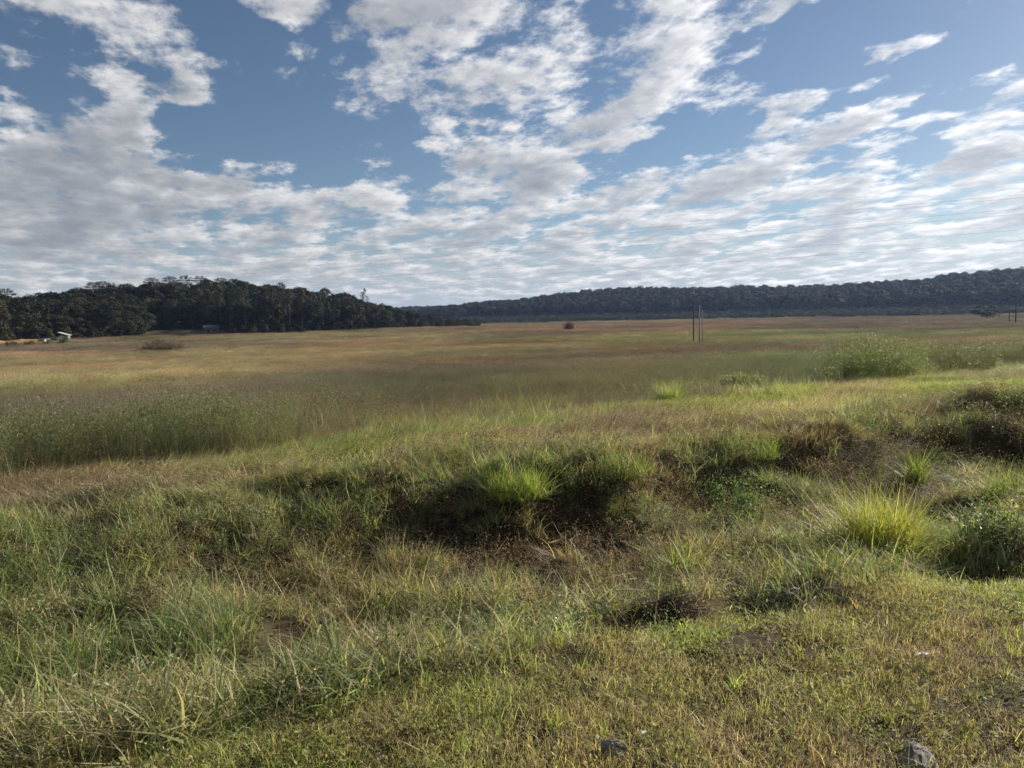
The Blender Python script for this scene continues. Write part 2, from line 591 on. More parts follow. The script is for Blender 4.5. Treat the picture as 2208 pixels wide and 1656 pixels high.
M_GROUND = build_ground_mat()
M_GRASS = leafy('grass_blades')
M_FIELD = leafy('field_grass_blades', straw=(.24, .19, .13), straw_amt=0.15, trans=0.42, spec=0.15, rough=0.6)
M_WEED = leafy('weed_leaves', straw_amt=0.05, trans=0.35, spec=0.12, rough=0.6)
M_STRAW = leafy('dry_straw', straw_amt=0.0, trans=0.3, spec=0.15, rough=0.6)
M_FOREST = leafy('forest_leaves', straw_amt=0.0, trans=0.12, spec=0.1, rough=0.7)
M_BARK = plain('bark', (0.05, 0.04, 0.03), (0.11, 0.09, 0.07), 3.0, 0.9, 0.4)
M_PALEBARK = plain('pale_bark', (0.13, 0.11, 0.085), (0.24, 0.21, 0.17), 2.0, 0.85, 0.2)
M_POLE = plain('weathered_pole_wood', (0.22, 0.19, 0.15), (0.34, 0.30, 0.24), 5.0, 0.85, 0.3)
M_POLED = plain('dark_pole_wood', (0.035, 0.03, 0.027), (0.07, 0.06, 0.05), 5.0, 0.85, 0.3)
M_WIRE = plain('wire', (0.05, 0.05, 0.055), (0.09, 0.09, 0.095), 2.0, 0.5, 0, 0.5)
M_STONE = plain('grey_stone', (0.07, 0.062, 0.055), (0.24, 0.215, 0.19), 14.0, 0.9, 0.6)

# ------------------------------------------------------------------ ground sheet
rr = np.concatenate([[0.0], 0.6 * np.exp(np.linspace(0, math.log(2600 / 0.6), 330))])
front = np.linspace(-R(60), R(60), 330)
back = np.linspace(R(60), R(300), 60)[1:-1]
aa = np.concatenate([front, back])
na = len(aa)
gx, gy = (rr[1:, None] * np.sin(aa)[None, :]).ravel(), (rr[1:, None] * np.cos(aa)[None, :]).ravel()
gv = np.column_stack([gx, gy, height(gx, gy)])
gv = np.vstack([gv, [[0, 0, gz(0, 0)]]])
ii, jj = np.meshgrid(np.arange(len(rr) - 2), np.arange(na), indexing='ij')
j2 = (jj + 1) % na
gq = np.stack([ii * na + jj, ii * na + j2, (ii + 1) * na + j2, (ii + 1) * na + jj], -1).reshape(-1, 4)[:, ::-1]
gt = np.array([((j + 1) % na, j, len(gv) - 1) for j in range(na)])[:, ::-1]
ground = obj('ground', mesh_np('ground', gv, [gq, gt], [M_GROUND], smooth=True))
tag(ground, 'rolling ground of field, ditch, verge and wooded hills', 'ground', kind='structure')


# ------------------------------------------------------------------ plants: blades, clumps
def blades(n, rad, length, width, lean, curl, segs=3, r=rng, az=None, flat=0.0, z0=0.0):
    """n curved tapering strips rooted in a disc; returns verts, quads, tris, t(0..1), rnd"""
    ph = r.random(n) * 2 * math.pi
    rd = rad * np.sqrt(r.random(n))
    bx_, by_ = rd * np.cos(ph), rd * np.sin(ph)
    L = length[0] + (length[1] - length[0]) * r.random(n) ** 1.2
    a = r.random(n) * 2 * math.pi if az is None else az + r.normal(0, 0.5, n)
    el = np.abs(r.normal(lean[0], lean[1], n))
    cu = curl[0] + (curl[1] - curl[0]) * r.random(n)
    W = width[0] + (width[1] - width[0]) * r.random(n)
    pa = a + math.pi / 2 + r.normal(0, 0.6, n)
    px_, py_, pz_ = bx_.copy(), by_.copy(), np.full(n, z0) + flat * r.random(n)
    V, T = [], []
    th = el.copy()
    for i in range(segs + 1):
        t = i / segs
        w = W * (1 - t ** 1.6) * (0.75 + 0.25 * math.sin(math.pi * min(1, t * 1.2 + 0.2)))
        if i < segs:
            V.append(np.column_stack([px_ - np.cos(pa) * w / 2, py_ - np.sin(pa) * w / 2, pz_]))
            V.append(np.column_stack([px_ + np.cos(pa) * w / 2, py_ + np.sin(pa) * w / 2, pz_]))
            T += [np.full(n, t)] * 2
        else:
            V.append(np.column_stack([px_, py_, pz_]))
            T.append(np.full(n, 1.0))
        d = L / segs
        px_ = px_ + d * np.sin(th) * np.cos(a)
        py_ = py_ + d * np.sin(th) * np.sin(a)
        pz_ = np.maximum(pz_ + d * np.cos(th), 0.004)
        th = th + cu / segs
    nv = 2 * segs + 1
    v = np.stack(V, 1).reshape(-1, 3)
    tt = np.stack(T, 1).ravel()
    base = np.arange(n)[:, None] * nv
    q = np.concatenate([base + np.array([[2 * i, 2 * i + 1, 2 * i + 3, 2 * i + 2]]) for i in range(segs - 1)]) if segs > 1 else np.zeros((0, 4), int)
    tr = base + np.array([[2 * segs - 2, 2 * segs - 1, 2 * segs]])
    rn = np.repeat(r.random(n), nv)
    tips = np.column_stack([px_, py_, pz_])
    return v, q, tr, tt, rn, tips, a


def leaves_at(pts, size, r=rng, asp=0.45, upward=0.3, nrm=None):
    """one kite-shaped leaf at each point; nrm: the way the leaf faces"""
    n = len(pts)
    d = r.normal(size=(n, 3))
    d[:, 2] = d[:, 2] * 0.6 + upward
    if nrm is not None:
        d = np.cross(nrm + 0.35 * r.normal(size=(n, 3)), d)
    d /= np.linalg.norm(d, axis=1)[:, None] + 1e-9
    e = np.cross(d, r.normal(size=(n, 3)) if nrm is None else nrm + 0.35 * r.normal(size=(n, 3)))
    e /= np.linalg.norm(e, axis=1)[:, None] + 1e-9
    s = size[0] + (size[1] - size[0]) * r.random(n)
    p0, p2 = pts, pts + d * s[:, None]
    mid = pts + d * s[:, None] * 0.45
    w = e * (s * asp / 2)[:, None]
    v = np.stack([p0, mid + w, p2, mid - w], 1).reshape(-1, 3)
    q = np.arange(n)[:, None] * 4 + np.array([[0, 1, 2, 3]])
    return v, q, np.repeat(r.random(n), 4)


class Plant:
    def __init__(self):
        self.v, self.q, self.t, self.rn, self.pt, self.n = [], [], [], [], [], 0

    def _add(self, v, q, t, rn, part):
        self.v.append(v)
        if len(q):
            self.q.append(q + self.n)
        if t is not None and len(t):
            self.t.append(t + self.n)
        self.rn.append(rn)
        self.pt.append(np.full(len(v), part) if np.isscalar(part) else part)
        self.n += len(v)

    def blades(self, *a, part=0.0, off=(0, 0, 0), **k_):
        v, q, t, tt, rn, tips, az = blades(*a, **k_)
        self._add(v + np.array(off), q, t, rn, part)
        return tips + np.array(off), az

    def leaves(self, pts, size, part=0.0, **k_):
        v, q, rn = leaves_at(np.asarray(pts, float), size, **k_)
        self._add(v, q, None, rn, part)

    def mesh(self, name, mats):
        return mesh_np(name, np.vstack(self.v), [np.vstack(self.q) if self.q else [], np.vstack(self.t) if self.t else []], mats,
                       {'rnd': np.concatenate(self.rn), 'part': np.concatenate(self.pt)})


def variants(name, fn, n, mat):
    c = bpy.data.collections.new(name)
    for i in range(n):
        p = Plant()
        fn(p, i)
        c.objects.link(bpy.data.objects.new(f'{name}_{i:02d}', p.mesh(f'{name}_{i:02d}', [mat])))
    return c


def k_lawn(p, i):
    p.blades(64, 0.12, (0.02, 0.075), (0.0018, 0.0038), (0.75, 0.45), (0.2, 1.5), segs=2)


def k_tuft(p, i):
    p.blades(16 + 3 * (i % 4), 0.035, (0.07, 0.17), (0.004, 0.008), (0.35, 0.2), (0.2, 1.2))


def k_rough(p, i):
    p.blades(40, 0.15, (0.16, 0.46), (0.006, 0.013), (0.72, 0.38), (0.4, 1.9), segs=4)
    p.blades(26, 0.16, (0.08, 0.24), (0.004, 0.008), (0.7, 0.4), (0.2, 1.4))


def k_swept(p, i):
    # cut or wind-laid blades, mostly one way
    p.blades(46, 0.20, (0.14, 0.42), (0.004, 0.010), (1.22, 0.25), (0.0, 0.6), az=0.0, flat=0.10)
    p.blades(14, 0.20, (0.16, 0.40), (0.004, 0.009), (1.25, 0.25), (0.0, 0.6), flat=0.12)
    p.blades(22, 0.18, (0.05, 0.15), (0.004, 0.008), (0.6, 0.4), (0.2, 1.2))


def k_straw(p, i):
    p.blades(14, 0.18, (0.12, 0.42), (0.004, 0.009), (1.40, 0.16), (-0.1, 0.2), segs=2, flat=0.07)


def k_stalk(p, i):
    # brown dead weed: branching thin stems with shrivelled leaves
    tips, _ = p.blades(12, 0.07, (0.14, 0.34), (0.003, 0.005), (0.35, 0.25), (0.0, 0.5))
    pts = np.vstack([tips * (0.35 + 0.65 * rng.random((len(tips), 1))) + rng.normal(0, 0.02, tips.shape) for _ in range(9)])
    p.leaves(pts, (0.015, 0.035), asp=0.4)


def k_weed(p, i):
    # leafy green weed
    tips, _ = p.blades(9, 0.05, (0.12, 0.30), (0.003, 0.005), (0.35, 0.25), (0.0, 0.4))
    pts = np.vstack([tips * (0.25 + 0.78 * rng.random((len(tips), 1))) + rng.normal(0, 0.015, tips.shape) for _ in range(16)])
    p.leaves(pts, (0.018, 0.040), asp=0.30, upward=0.5)


def k_creeper(p, i):
    # ground-hugging mat of small leaves
    pts = np.column_stack([rng.normal(0, 0.09, 110), rng.normal(0, 0.09, 110), np.abs(rng.normal(0, 0.03, 110)) + 0.01])
    p.leaves(pts, (0.012, 0.03), asp=0.6, upward=0.8)


def mk_tall(nl, ns, rad, wmul, seg):
    def f(p, i):
        p.blades(nl, rad, (0.35, 0.80), (0.005 * wmul, 0.010 * wmul), (0.20, 0.12), (0.15, 0.8), segs=seg)
        tips, _ = p.blades(ns, rad, (0.60, 0.98), (0.0026 * wmul, 0.004 * wmul), (0.10, 0.07), (0.0, 0.30), segs=2, part=0.6)
        k_ = 8
        pts = np.repeat(tips, k_, 0)
        j = np.tile(np.arange(k_), len(tips))[:, None]
        pts = pts + np.column_stack([rng.normal(0, 0.012, len(pts)), rng.normal(0, 0.012, len(pts)), -0.022 * j[:, 0]])
        p.leaves(pts, (0.022 * wmul ** 0.5, 0.045 * wmul ** 0.5), asp=0.25 * wmul ** 0.5, upward=0.9, part=1.0)
    return f


def k_reed(p, i):
    # leafy upright stems that edge the tall field
    tips, _ = p.blades(26, 0.20, (0.50, 0.95), (0.004, 0.007), (0.10, 0.07), (0.0, 0.25), segs=2)
    pts = np.vstack([tips * np.array([1, 1, 0]) * f_ + np.column_stack([np.zeros(len(tips)), np.zeros(len(tips)), tips[:, 2] * f_]) + rng.normal(0, 0.012, tips.shape)
                     for f_ in np.concatenate([0.45 + 0.55 * rng.random(7), 0.85 + 0.17 * rng.random(5)])])
    p.leaves(pts, (0.03, 0.07), asp=0.15, upward=1.2)


C_LAWN = variants('lawn_clump', k_lawn, 10, M_GRASS)
C_TUFT = variants('grass_tuft', k_tuft, 10, M_GRASS)
C_ROUGH = variants('rough_clump', k_rough, 12, M_GRASS)
C_SWEPT = variants('swept_clump', k_swept, 12, M_GRASS)
C_STRAW = variants('straw_clump', k_straw, 10, M_STRAW)
C_STALK = variants('dead_weed', k_stalk, 8, M_WEED)
C_WEED = variants('green_weed', k_weed, 8, M_WEED)
C_CREEP = variants('creeper_mat', k_creeper, 6, M_WEED)
C_TALL = variants('tall_clump', mk_tall(40, 22, 0.20, 1.0, 3), 10, M_FIELD)
C_TALLB = variants('tall_patch', mk_tall(80, 60, 0.55, 1.9, 2), 8, M_FIELD)
C_TALLC = variants('tall_swath', mk_tall(130, 110, 1.6, 4.0, 2), 8, M_FIELD)
C_REED = variants('leafy_stems', k_reed, 10, M_GRASS)

_GN = {}


def gn_for(coll):
    if coll.name in _GN:
        return _GN[coll.name]
    g = bpy.data.node_groups.new('scatter_' + coll.name, 'GeometryNodeTree')
    g.interface.new_socket('Geometry', in_out='INPUT', socket_type='NodeSocketGeometry')
    g.interface.new_socket('Geometry', in_out='OUTPUT', socket_type='NodeSocketGeometry')
    n = g.nodes.new
    gi, go, ci, iop = n('NodeGroupInput'), n('NodeGroupOutput'), n('GeometryNodeCollectionInfo'), n('GeometryNodeInstanceOnPoints')
    ci.inputs['Collection'].default_value = coll
    ci.inputs['Separate Children'].default_value = True
    ci.inputs['Reset Children'].default_value = True
    iop.inputs['Pick Instance'].default_value = True

    def na_(nm, typ):
        a = n('GeometryNodeInputNamedAttribute')
        a.data_type = typ
        a.inputs['Name'].default_value = nm
        return a.outputs['Attribute']
    e2r = n('FunctionNodeEulerToRotation')
    L = g.links.new
    L(na_('rot', 'FLOAT_VECTOR'), e2r.inputs[0])
    L(gi.outputs[0], iop.inputs['Points'])
    L(ci.outputs[0], iop.inputs['Instance'])
    L(na_('pick', 'INT'), iop.inputs['Instance Index'])
    L(e2r.outputs[0], iop.inputs['Rotation'])
    L(na_('size', 'FLOAT_VECTOR'), iop.inputs['Scale'])
    L(iop.outputs[0], go.inputs[0])
    _GN[coll.name] = g
    return g


def scatter(name, label, cat, coll, xy, size, tint, seed=None, zoff=0.0, lean=0.12, yaw=None, hscale=None, z=None):
    n = len(xy)
    me = bpy.data.meshes.new(name)
    me.vertices.add(n)
    zz = (height(xy[:, 0], xy[:, 1]) if z is None else z) + zoff
    me.vertices.foreach_set('co', np.column_stack([xy, zz]).astype(np.float32).ravel())

    def put(nm, typ, val, key):
        a = me.attributes.new(nm, typ, 'POINT')
        a.data.foreach_set(key, val)
    rot = np.column_stack([rng.normal(0, lean, n), rng.normal(0, lean, n), rng.random(n) * 2 * math.pi if yaw is None else yaw])
    put('rot', 'FLOAT_VECTOR', rot.astype(np.float32).ravel(), 'vector')
    size = np.broadcast_to(size, (n,))
    hs = size if hscale is None else np.broadcast_to(hscale, (n,))
    put('size', 'FLOAT_VECTOR', np.column_stack([size, size, hs]).astype(np.float32).ravel(), 'vector')
    put('pick', 'INT', rng.integers(0, len(coll.objects), n).astype(np.int32), 'value')
    put('tint', 'FLOAT_VECTOR', np.asarray(tint, np.float32).ravel(), 'vector')
    put('seed', 'FLOAT_VECTOR', np.asarray(tint if seed is None else seed, np.float32).ravel(), 'vector')
    me.update()
    o = obj(name, me)
    tag(o, label, cat, kind='stuff')
    md = o.modifiers.new('scatter', 'NODES')
    md.node_group = gn_for(coll)
    return o


def in_view(x, y, margin=12.0, rmin=0.0, rmax=1e9):
    r_ = np.hypot(x, y)
    a = np.degrees(np.arctan2(x, y))
    return (np.abs(a) < 34 + margin) & (r_ > rmin) & (r_ < rmax) | ((r_ < 8) & (y > 0.3) & (np.abs(a) < 60))


def rand_st(s0, s1, t0, t1, dens):
    n = int((s1 - s0) * (t1 - t0) * dens)
    s = s0 + (s1 - s0) * rng.random(n)
    t = t0 + (t1 - t0) * rng.random(n)
    x, y = s * NX + t * UX, s * NY + t * UY
    ok = in_view(x, y)
    return s[ok], t[ok], x[ok], y[ok]


def ring(r0, r1, dens, amax=44):
    n = int(R(2 * amax) / 2 * (r1 ** 2 - r0 ** 2) * dens)
    r_ = np.sqrt(r0 ** 2 + (r1 ** 2 - r0 ** 2) * rng.random(n))
    a = R(-amax) + R(2 * amax) * rng.random(n)
    return r_ * np.sin(a), r_ * np.cos(a)


def mixc(w, pal):
    """w (n,) in 0..1 walks through the palette"""
    pal = np.asarray(pal, float)
    f = np.clip(w, 0, 0.9999) * (len(pal) - 1)
    i = f.astype(int)
    u = (f - i)[:, None]
    return pal[i] * (1 - u) + pal[i + 1] * u


def jit(c, a=0.15):
    return np.clip(c * np.exp(rng.normal(0, a, (len(c), 1))) * np.exp(rng.normal(0, a * 0.35, c.shape)), 0.004, 0.9)


# ------------------------------------------------------------------ colours of the plants
TAN, OLIVE, GREEN, YGREEN = (.40, .32, .18), (.28, .27, .11), (.16, .22, .07), (.33, .36, .10)
BROWN, DGREEN, GGREEN, PURP = (.20, .145, .10), (.07, .10, .04), (.22, .26, .13), (.20, .145, .13)


# --- mown verge beside the road
s, t, x, y = rand_st(-1.5, 3.55, -6, 13, 240)
ok = (s < 3.45 + 0.35 * (fbm(x * 1.3, y * 1.3, 3) - 0.5)) & (fbm(x * 2.2 + 40, y * 2.2, 3) > 0.33 + 0.10 * sm(s, 2.6, 1.2))
s, t, x, y = s[ok], t[ok], x[ok], y[ok]
w = fbm(x * 0.9 + 3, y * 0.9, 4)
w = np.clip((w - 0.5) * 2.4 + 0.5 + rng.normal(0, 0.14, len(w)) + 0.12 * sm(s, 2.2, 3.2), 0, 1)
scatter('short_grass', 'short mown olive and tan grass of the roadside verge', 'grass', C_LAWN, np.column_stack([x, y]), 0.7 + 0.7 * rng.random(len(x)),
        jit(mixc(w, [(.29, .21, .14), (.50, .39, .22), (.52, .43, .23), (.43, .40, .18), (.42, .42, .16), (.36, .42, .12)])))
s, t, x, y = rand_st(-1, 3.7, -6, 13, 26)
w = fbm(x * 0.8 + 13, y * 0.8, 3)
ok = w + rng.normal(0, 0.1, len(w)) > 0.46
s, t, x, y, w = s[ok], t[ok], x[ok], y[ok], w[ok]
scatter('verge_tufts', 'yellow-green broader blades sticking up from the mown verge', 'grass', C_TUFT, np.column_stack([x, y]), 0.45 + 0.5 * rng.random(len(x)),
        jit(mixc(rng.random(len(x)), [OLIVE, YGREEN, YGREEN, GREEN])))
s, t, x, y = rand_st(-1, 3.6, -6, 13, 45)
scatter('verge_straw', 'dry clippings lying on the mown verge', 'dry grass', C_STRAW, np.column_stack([x, y]), 0.25 + 0.35 * rng.random(len(x)),
        jit(mixc(rng.random(len(x)), [BROWN, TAN, TAN, (.42, .34, .2)])))
s, t, x, y = rand_st(-1, 3.8, -6, 13, 26)
scatter('verge_creeper', 'small-leaved creeping weeds among the verge grass', 'weeds', C_CREEP, np.column_stack([x, y]), 0.5 + 0.5 * rng.random(len(x)),
        jit(mixc(rng.random(len(x)), [BROWN, OLIVE, GREEN])))

# --- the ditch and its banks: rank grass, dead weeds, hollows
s, t, x, y = rand_st(3.2, 10.2, -9, 24, 72)
hole = fbm(x * 0.75 + 60, y * 0.75, 3) - 0.06 * sm(t, 2, 8) * sm(s, 5, 7) - 0.20 * in_hollow(x, y)
edge = sm(s, 3.2, 3.7) * (1 - sm(s, 9.0, 10.2))
dk = sm(t, 1.0, 3.5) * sm(s, 4.2, 5.0) * (1 - sm(s, 8.6, 9.6))                     # tussocky stretch with bare dark gaps
tuf = fbm(x * 1.9 + 400, y * 1.9, 2)
hole = hole - dk * 0.16 + dk * 0.75 * (tuf - 0.5) + 0.3 * hummock(x, y)
ok = (hole + rng.normal(0, 0.04, len(x)) > 0.32) & (rng.random(len(x)) < edge)
s, t, x, y = s[ok], t[ok], x[ok], y[ok]
lf = sm(t, 3.5, -0.5)                                   # greyer, taller grass along one stretch
w = np.clip(fbm(x * 0.6 + 20, y * 0.6, 3) * 1.6 - 0.3 + rng.normal(0, 0.16, len(x)), 0, 1)
tint = jit(mixc(w, [BROWN, TAN, OLIVE, (.27, .31, .17), GREEN, YGREEN, (.25, .30, .16)])) * (1 - 0.3 * lf[:, None]) + 0.3 * lf[:, None] * jit(np.tile(GGREEN, (len(x), 1)))
hh = (0.55 + 0.5 * rng.random(len(x))) * (0.90 + 0.30 * lf * (1 - sm(s, 6, 7.5)))
scatter('ditch_grass', 'rank arching green grass on the ditch banks', 'grass', C_ROUGH, np.column_stack([x, y]), hh, tint, lean=0.25)
s, t, x, y = rand_st(3.4, 10.5, -9, 24, 13)
w = fbm(x * 0.7 + 80, y * 0.7, 3)
ok = w - 0.05 * sm(t, 2, 8) + rng.normal(0, 0.06, len(w)) > 0.52 - 0.10 * sm(t, 2, 8)
scatter('dead_weeds', 'brown withered weeds tangled in the ditch', 'weeds', C_STALK, np.column_stack([x[ok], y[ok]]), 0.6 + 0.6 * rng.random(ok.sum()),
        jit(mixc(rng.random(ok.sum()), [(.06, .04, .035), BROWN, (.20, .13, .09)])), lean=0.3)
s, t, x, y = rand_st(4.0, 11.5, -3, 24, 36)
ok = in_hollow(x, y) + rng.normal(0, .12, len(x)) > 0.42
scatter('dark_brush', 'brown dead weeds on the ditch bank, tinted darker to stand for its shade', 'weeds', C_STALK, np.column_stack([x[ok], y[ok]]), 0.6 + 0.6 * rng.random(ok.sum()),
        jit(mixc(rng.random(ok.sum()), [(.04, .028, .022), (.08, .055, .042), (.14, .10, .07), (.07, .085, .035)]), .25), lean=0.35)  # dead weeds' brown darkened so the tint carries the shade of the bank
s, t, x, y = rand_st(3.4, 10.0, -9, 24, 15)
w = fbm(x * 0.6 + 120, y * 0.6, 3)
ok = w + rng.normal(0, 0.06, len(w)) > 0.48
scatter('green_weeds', 'leafy green weeds growing in the ditch', 'weeds', C_WEED, np.column_stack([x[ok], y[ok]]), 0.5 + 0.6 * rng.random(ok.sum()),
        jit(mixc(rng.random(ok.sum()), [DGREEN, GREEN, GGREEN, (.26, .31, .16)])), lean=0.2)
s, t, x, y = rand_st(3.3, 10.5, -9, 24, 30)
ok = fbm(x * 0.8 + 160, y * 0.8, 3) > 0.42
scatter('ditch_straw', 'pale dead stalks lying across the ditch grass', 'dry grass', C_STRAW, np.column_stack([x[ok], y[ok]]), 0.45 + 0.5 * rng.random(ok.sum()),
        jit(mixc(rng.random(ok.sum()), [BROWN, TAN, (.42, .36, .26)])), zoff=0.07, lean=0.35)

# --- the cut strip between ditch and tall field
s, t, x, y = rand_st(8.6, 21, -16, 44, 85)
gl = grass_line(t)
ok = (s < gl + 0.4) & (rng.random(len(x)) < sm(s, 8.8, 10.2)) & (fbm(x * 0.9 + 7, y * 0.9, 3) > 0.29)
s, t, x, y = s[ok], t[ok], x[ok], y[ok]
right = sm(t, 1, 9)
w = np.clip((fbm(x * 0.45 + 11, y * 0.45, 4) - 0.5) * 2.2 + 0.34 + 0.26 * right + rng.normal(0, 0.17, len(x)), 0, 1)
tint = jit(mixc(w, [(.26, .20, .17), (.40, .32, .23), (.47, .39, .27), (.38, .36, .19), (.37, .39, .17), (.38, .42, .12), (.19, .26, .08)]))
swath = R(-10) + 1.5 * (fbm(x * 0.25, y * 0.25 + 50, 2) - 0.5) * 4
scatter('cut_grass', 'laid-over tan and yellow-green grass of the cut strip', 'grass', C_SWEPT, np.column_stack([x, y]), 0.6 + 0.5 * rng.random(len(x)), tint,
        yaw=swath + rng.normal(0, 0.5, len(x)), lean=0.15)
s, t, x, y = rand_st(8.8, 21, -16, 44, 26)
ok = (s < grass_line(t)) & (fbm(x * 0.6 + 70, y * 0.6, 3) > 0.45)
x, y = x[ok], y[ok]
scatter('hay_litter', 'pale hay scattered over the cut strip', 'dry grass', C_STRAW, np.column_stack([x, y]), 0.7 + 0.6 * rng.random(len(x)),
        jit(mixc(rng.random(len(x)), [BROWN, (.24, .18, .12), TAN, (.40, .33, .19)])), zoff=0.03, lean=0.2)
s, t, x, y = rand_st(9.0, 21, -16, 44, 9)
ok = (s < grass_line(t)) & (fbm(x * 0.5 + 200, y * 0.5, 3) > 0.60)
x, y = x[ok], y[ok]
scatter('withered_weeds', 'dark withered weeds dotted over the cut strip', 'weeds', C_STALK, np.column_stack([x, y]), 0.6 + 0.6 * rng.random(len(x)),
        jit(mixc(rng.random(len(x)), [(.07, .05, .04), BROWN, (.17, .12, .09)])), lean=0.3)

# --- the tall field: colours known at places, blended between them
GOLD, RED, PALEP, MG = (.33, .25, .125), (.19, .14, .105), (.21, .17, .145), (.13, .15, .075)
ANCH = [(-250, 790, GOLD), (60, 785, GOLD), (300, 800, GOLD), (500, 790, GOLD), (650, 765, GOLD), (200, 835, (.26, .22, .10)), (20, 835, (.25, .22, .10)), (350, 748, PURP),
        (600, 735, (.26, .20, .12)), (100, 875, PALEP), (400, 865, PALEP), (700, 835, PALEP), (900, 765, (.23, .17, .11)), (1000, 728, RED), (1200, 735, (.22, .16, .08)),
        (1000, 790, PURP), (1250, 775, (.17, .145, .085)), (850, 822, (.11, .12, .065)), (1000, 835, (.16, .14, .08)), (1200, 835, (.19, .165, .09)), (1100, 865, (.22, .185, .10)), (800, 870, (.21, .17, .11)), (1400, 805, (.19, .15, .09)), (1330, 850, (.23, .20, .10)), (1000, 885, (.23, .20, .10)), (1500, 730, (.16, .165, .07)),
        (1450, 765, (.145, .105, .09)), (1700, 722, (.15, .155, .085)), (1900, 727, (.14, .15, .08)), (2150, 722, (.12, .13, .07)), (1700, 757, (.13, .09, .085)), (1950, 752, (.14, .10, .085)), (2150, 748, (.15, .15, .065)),
        (1600, 795, (.17, .165, .085)), (1800, 785, (.16, .175, .085)), (2100, 785, (.20, .20, .09)), (1300, 712, (.19, .12, .10)), (1800, 702, (.12, .08, .08)), (2150, 692, (.11, .08, .075)),
        (1500, 706, (.20, .12, .10)), (150, 930, MG), (400, 935, MG), (600, 935, MG), (-150, 960, MG), (720, 900, (.20, .175, .085)), (2400, 790, (.2, .2, .07)), (2400, 700, (.11, .085, .07))]
_ap = np.array([at(u, v, 0.6)[:2] for (u, v, c) in ANCH])
_ac = np.array([c for (_, _, c) in ANCH])
_aq = np.column_stack([np.arctan2(_ap[:, 0], _ap[:, 1]) / 0.16, np.log(np.hypot(_ap[:, 0], _ap[:, 1])) / 0.22])


def field_colour(x, y):
    r_ = np.hypot(x, y)
    q = np.column_stack([np.arctan2(x, y) / 0.16 + 1.0 * (fbm(x * 0.03, y * 0.03 + 90, 3) - 0.5), np.log(r_) / 0.22 + 0.9 * (fbm(x * 0.05 + 77, y * 0.05, 3) - 0.5)])
    d2 = ((q[:, None, :] - _aq[None]) ** 2).sum(2)
    w_ = np.exp(-d2 / 0.9) + 1e-4 / (d2 + 0.3)
    c_ = (w_ @ _ac) / w_.sum(1, keepdims=True)
    return c_ * 0.62 + 0.38 * c_.mean(1, keepdims=True) * np.array([1.16, 0.98, 0.90])


def field(name, label, coll, x, y, size, hs, fade=None):
    s_, t_ = st_of(x, y)
    ok_ = s_ > grass_line(t_) - 0.3
    ok_ &= height(x, y) < FIELD_Z + 2.6 + 4 * (np.hypot(x, y) < 110)
    x, y, size, hs = x[ok_], y[ok_], size[ok_], hs[ok_]
    patch = 0.5 * (fbm(x * 0.28 + 300, y * 0.28, 4) - 0.5) + 0.8 * (fbm(x * 0.045 + 30, y * 0.045, 4) - 0.5)
    hue = fbm(x * 0.06 + 500, y * 0.06 + 200, 4) - 0.5
    col = field_colour(x, y) * 1.0 * np.exp(1.3 * patch)[:, None] * np.exp(np.outer(hue, [.55, 0, .1]))
    col = jit(col, 0.22)
    hs = hs * (1 + 0.9 * patch)
    g_ = np.array([.10, .125, .05])
    leaf = col * 0.92 + 0.08 * g_ * (col.mean(1, keepdims=True) / 0.12)
    scatter(name, label, 'grass', coll, np.column_stack([x, y]), size, leaf, seed=col * 1.08, hscale=hs, lean=0.08)


x, y = ring(12, 48, 20)
n_ = len(x)
hn = 0.44 + 0.2 * fbm(x * 0.3, y * 0.3, 3)
s_, t_ = st_of(x, y)
hn = hn * (0.72 + 0.28 * sm(s_ - grass_line(t_), 1, 8))
hn = hn * (1 - sm(t_, 0, 4) * (1 - (0.50 + 0.5 * sm(s_ - grass_line(t_), -0.5, 11))))       # lower, thinner edge along most of the strip
field('tall_grass', 'tall seeding grass standing behind the cut strip', C_TALL, x, y, 0.9 + 0.3 * rng.random(n_), hn * (0.85 + 0.3 * rng.random(n_)))
x, y = ring(44, 135, 3.2)
n_ = len(x)
field('field_grass', 'purple-brown and green seeding grass in the middle of the field', C_TALLB, x, y, 0.9 + 0.4 * rng.random(n_), (0.50 + 0.25 * fbm(x * 0.12, y * 0.12, 3)) * (0.85 + 0.3 * rng.random(n_)))
x, y = ring(128, 560, 0.38)
n_ = len(x)
field('far_field_grass', 'golden and reddish grass far out on the field', C_TALLC, x, y, 0.9 + 0.5 * rng.random(n_), (0.45 + 0.4 * fbm(x * 0.05, y * 0.05, 3)) * (0.85 + 0.3 * rng.random(n_)))
s, t, x, y = rand_st(13, 40, 2, 52, 9)
gl = grass_line(t)
w = fbm(x * 0.35 + 610, y * 0.35, 3)
ok = (s > gl - 1.5) & (rng.random(len(x)) < (1 - 0.9 * sm(s, gl + 3, gl + 17))) & (w + rng.normal(0, .05, len(x)) > 0.50)
x, y, w = x[ok], y[ok], w[ok]
scatter('field_edge_clumps', 'uneven green and olive clumps where the cut strip meets the field', 'grass', C_ROUGH, np.column_stack([x, y]), 0.7 + 0.7 * rng.random(len(x)),
        jit(mixc(rng.random(len(x)), [(.20, .17, .11), OLIVE, (.22, .25, .10), (.28, .31, .10), (.13, .17, .065)]), .2), hscale=(0.8 + 0.9 * rng.random(len(x))) * (0.4 + 1.2 * w), lean=0.15)
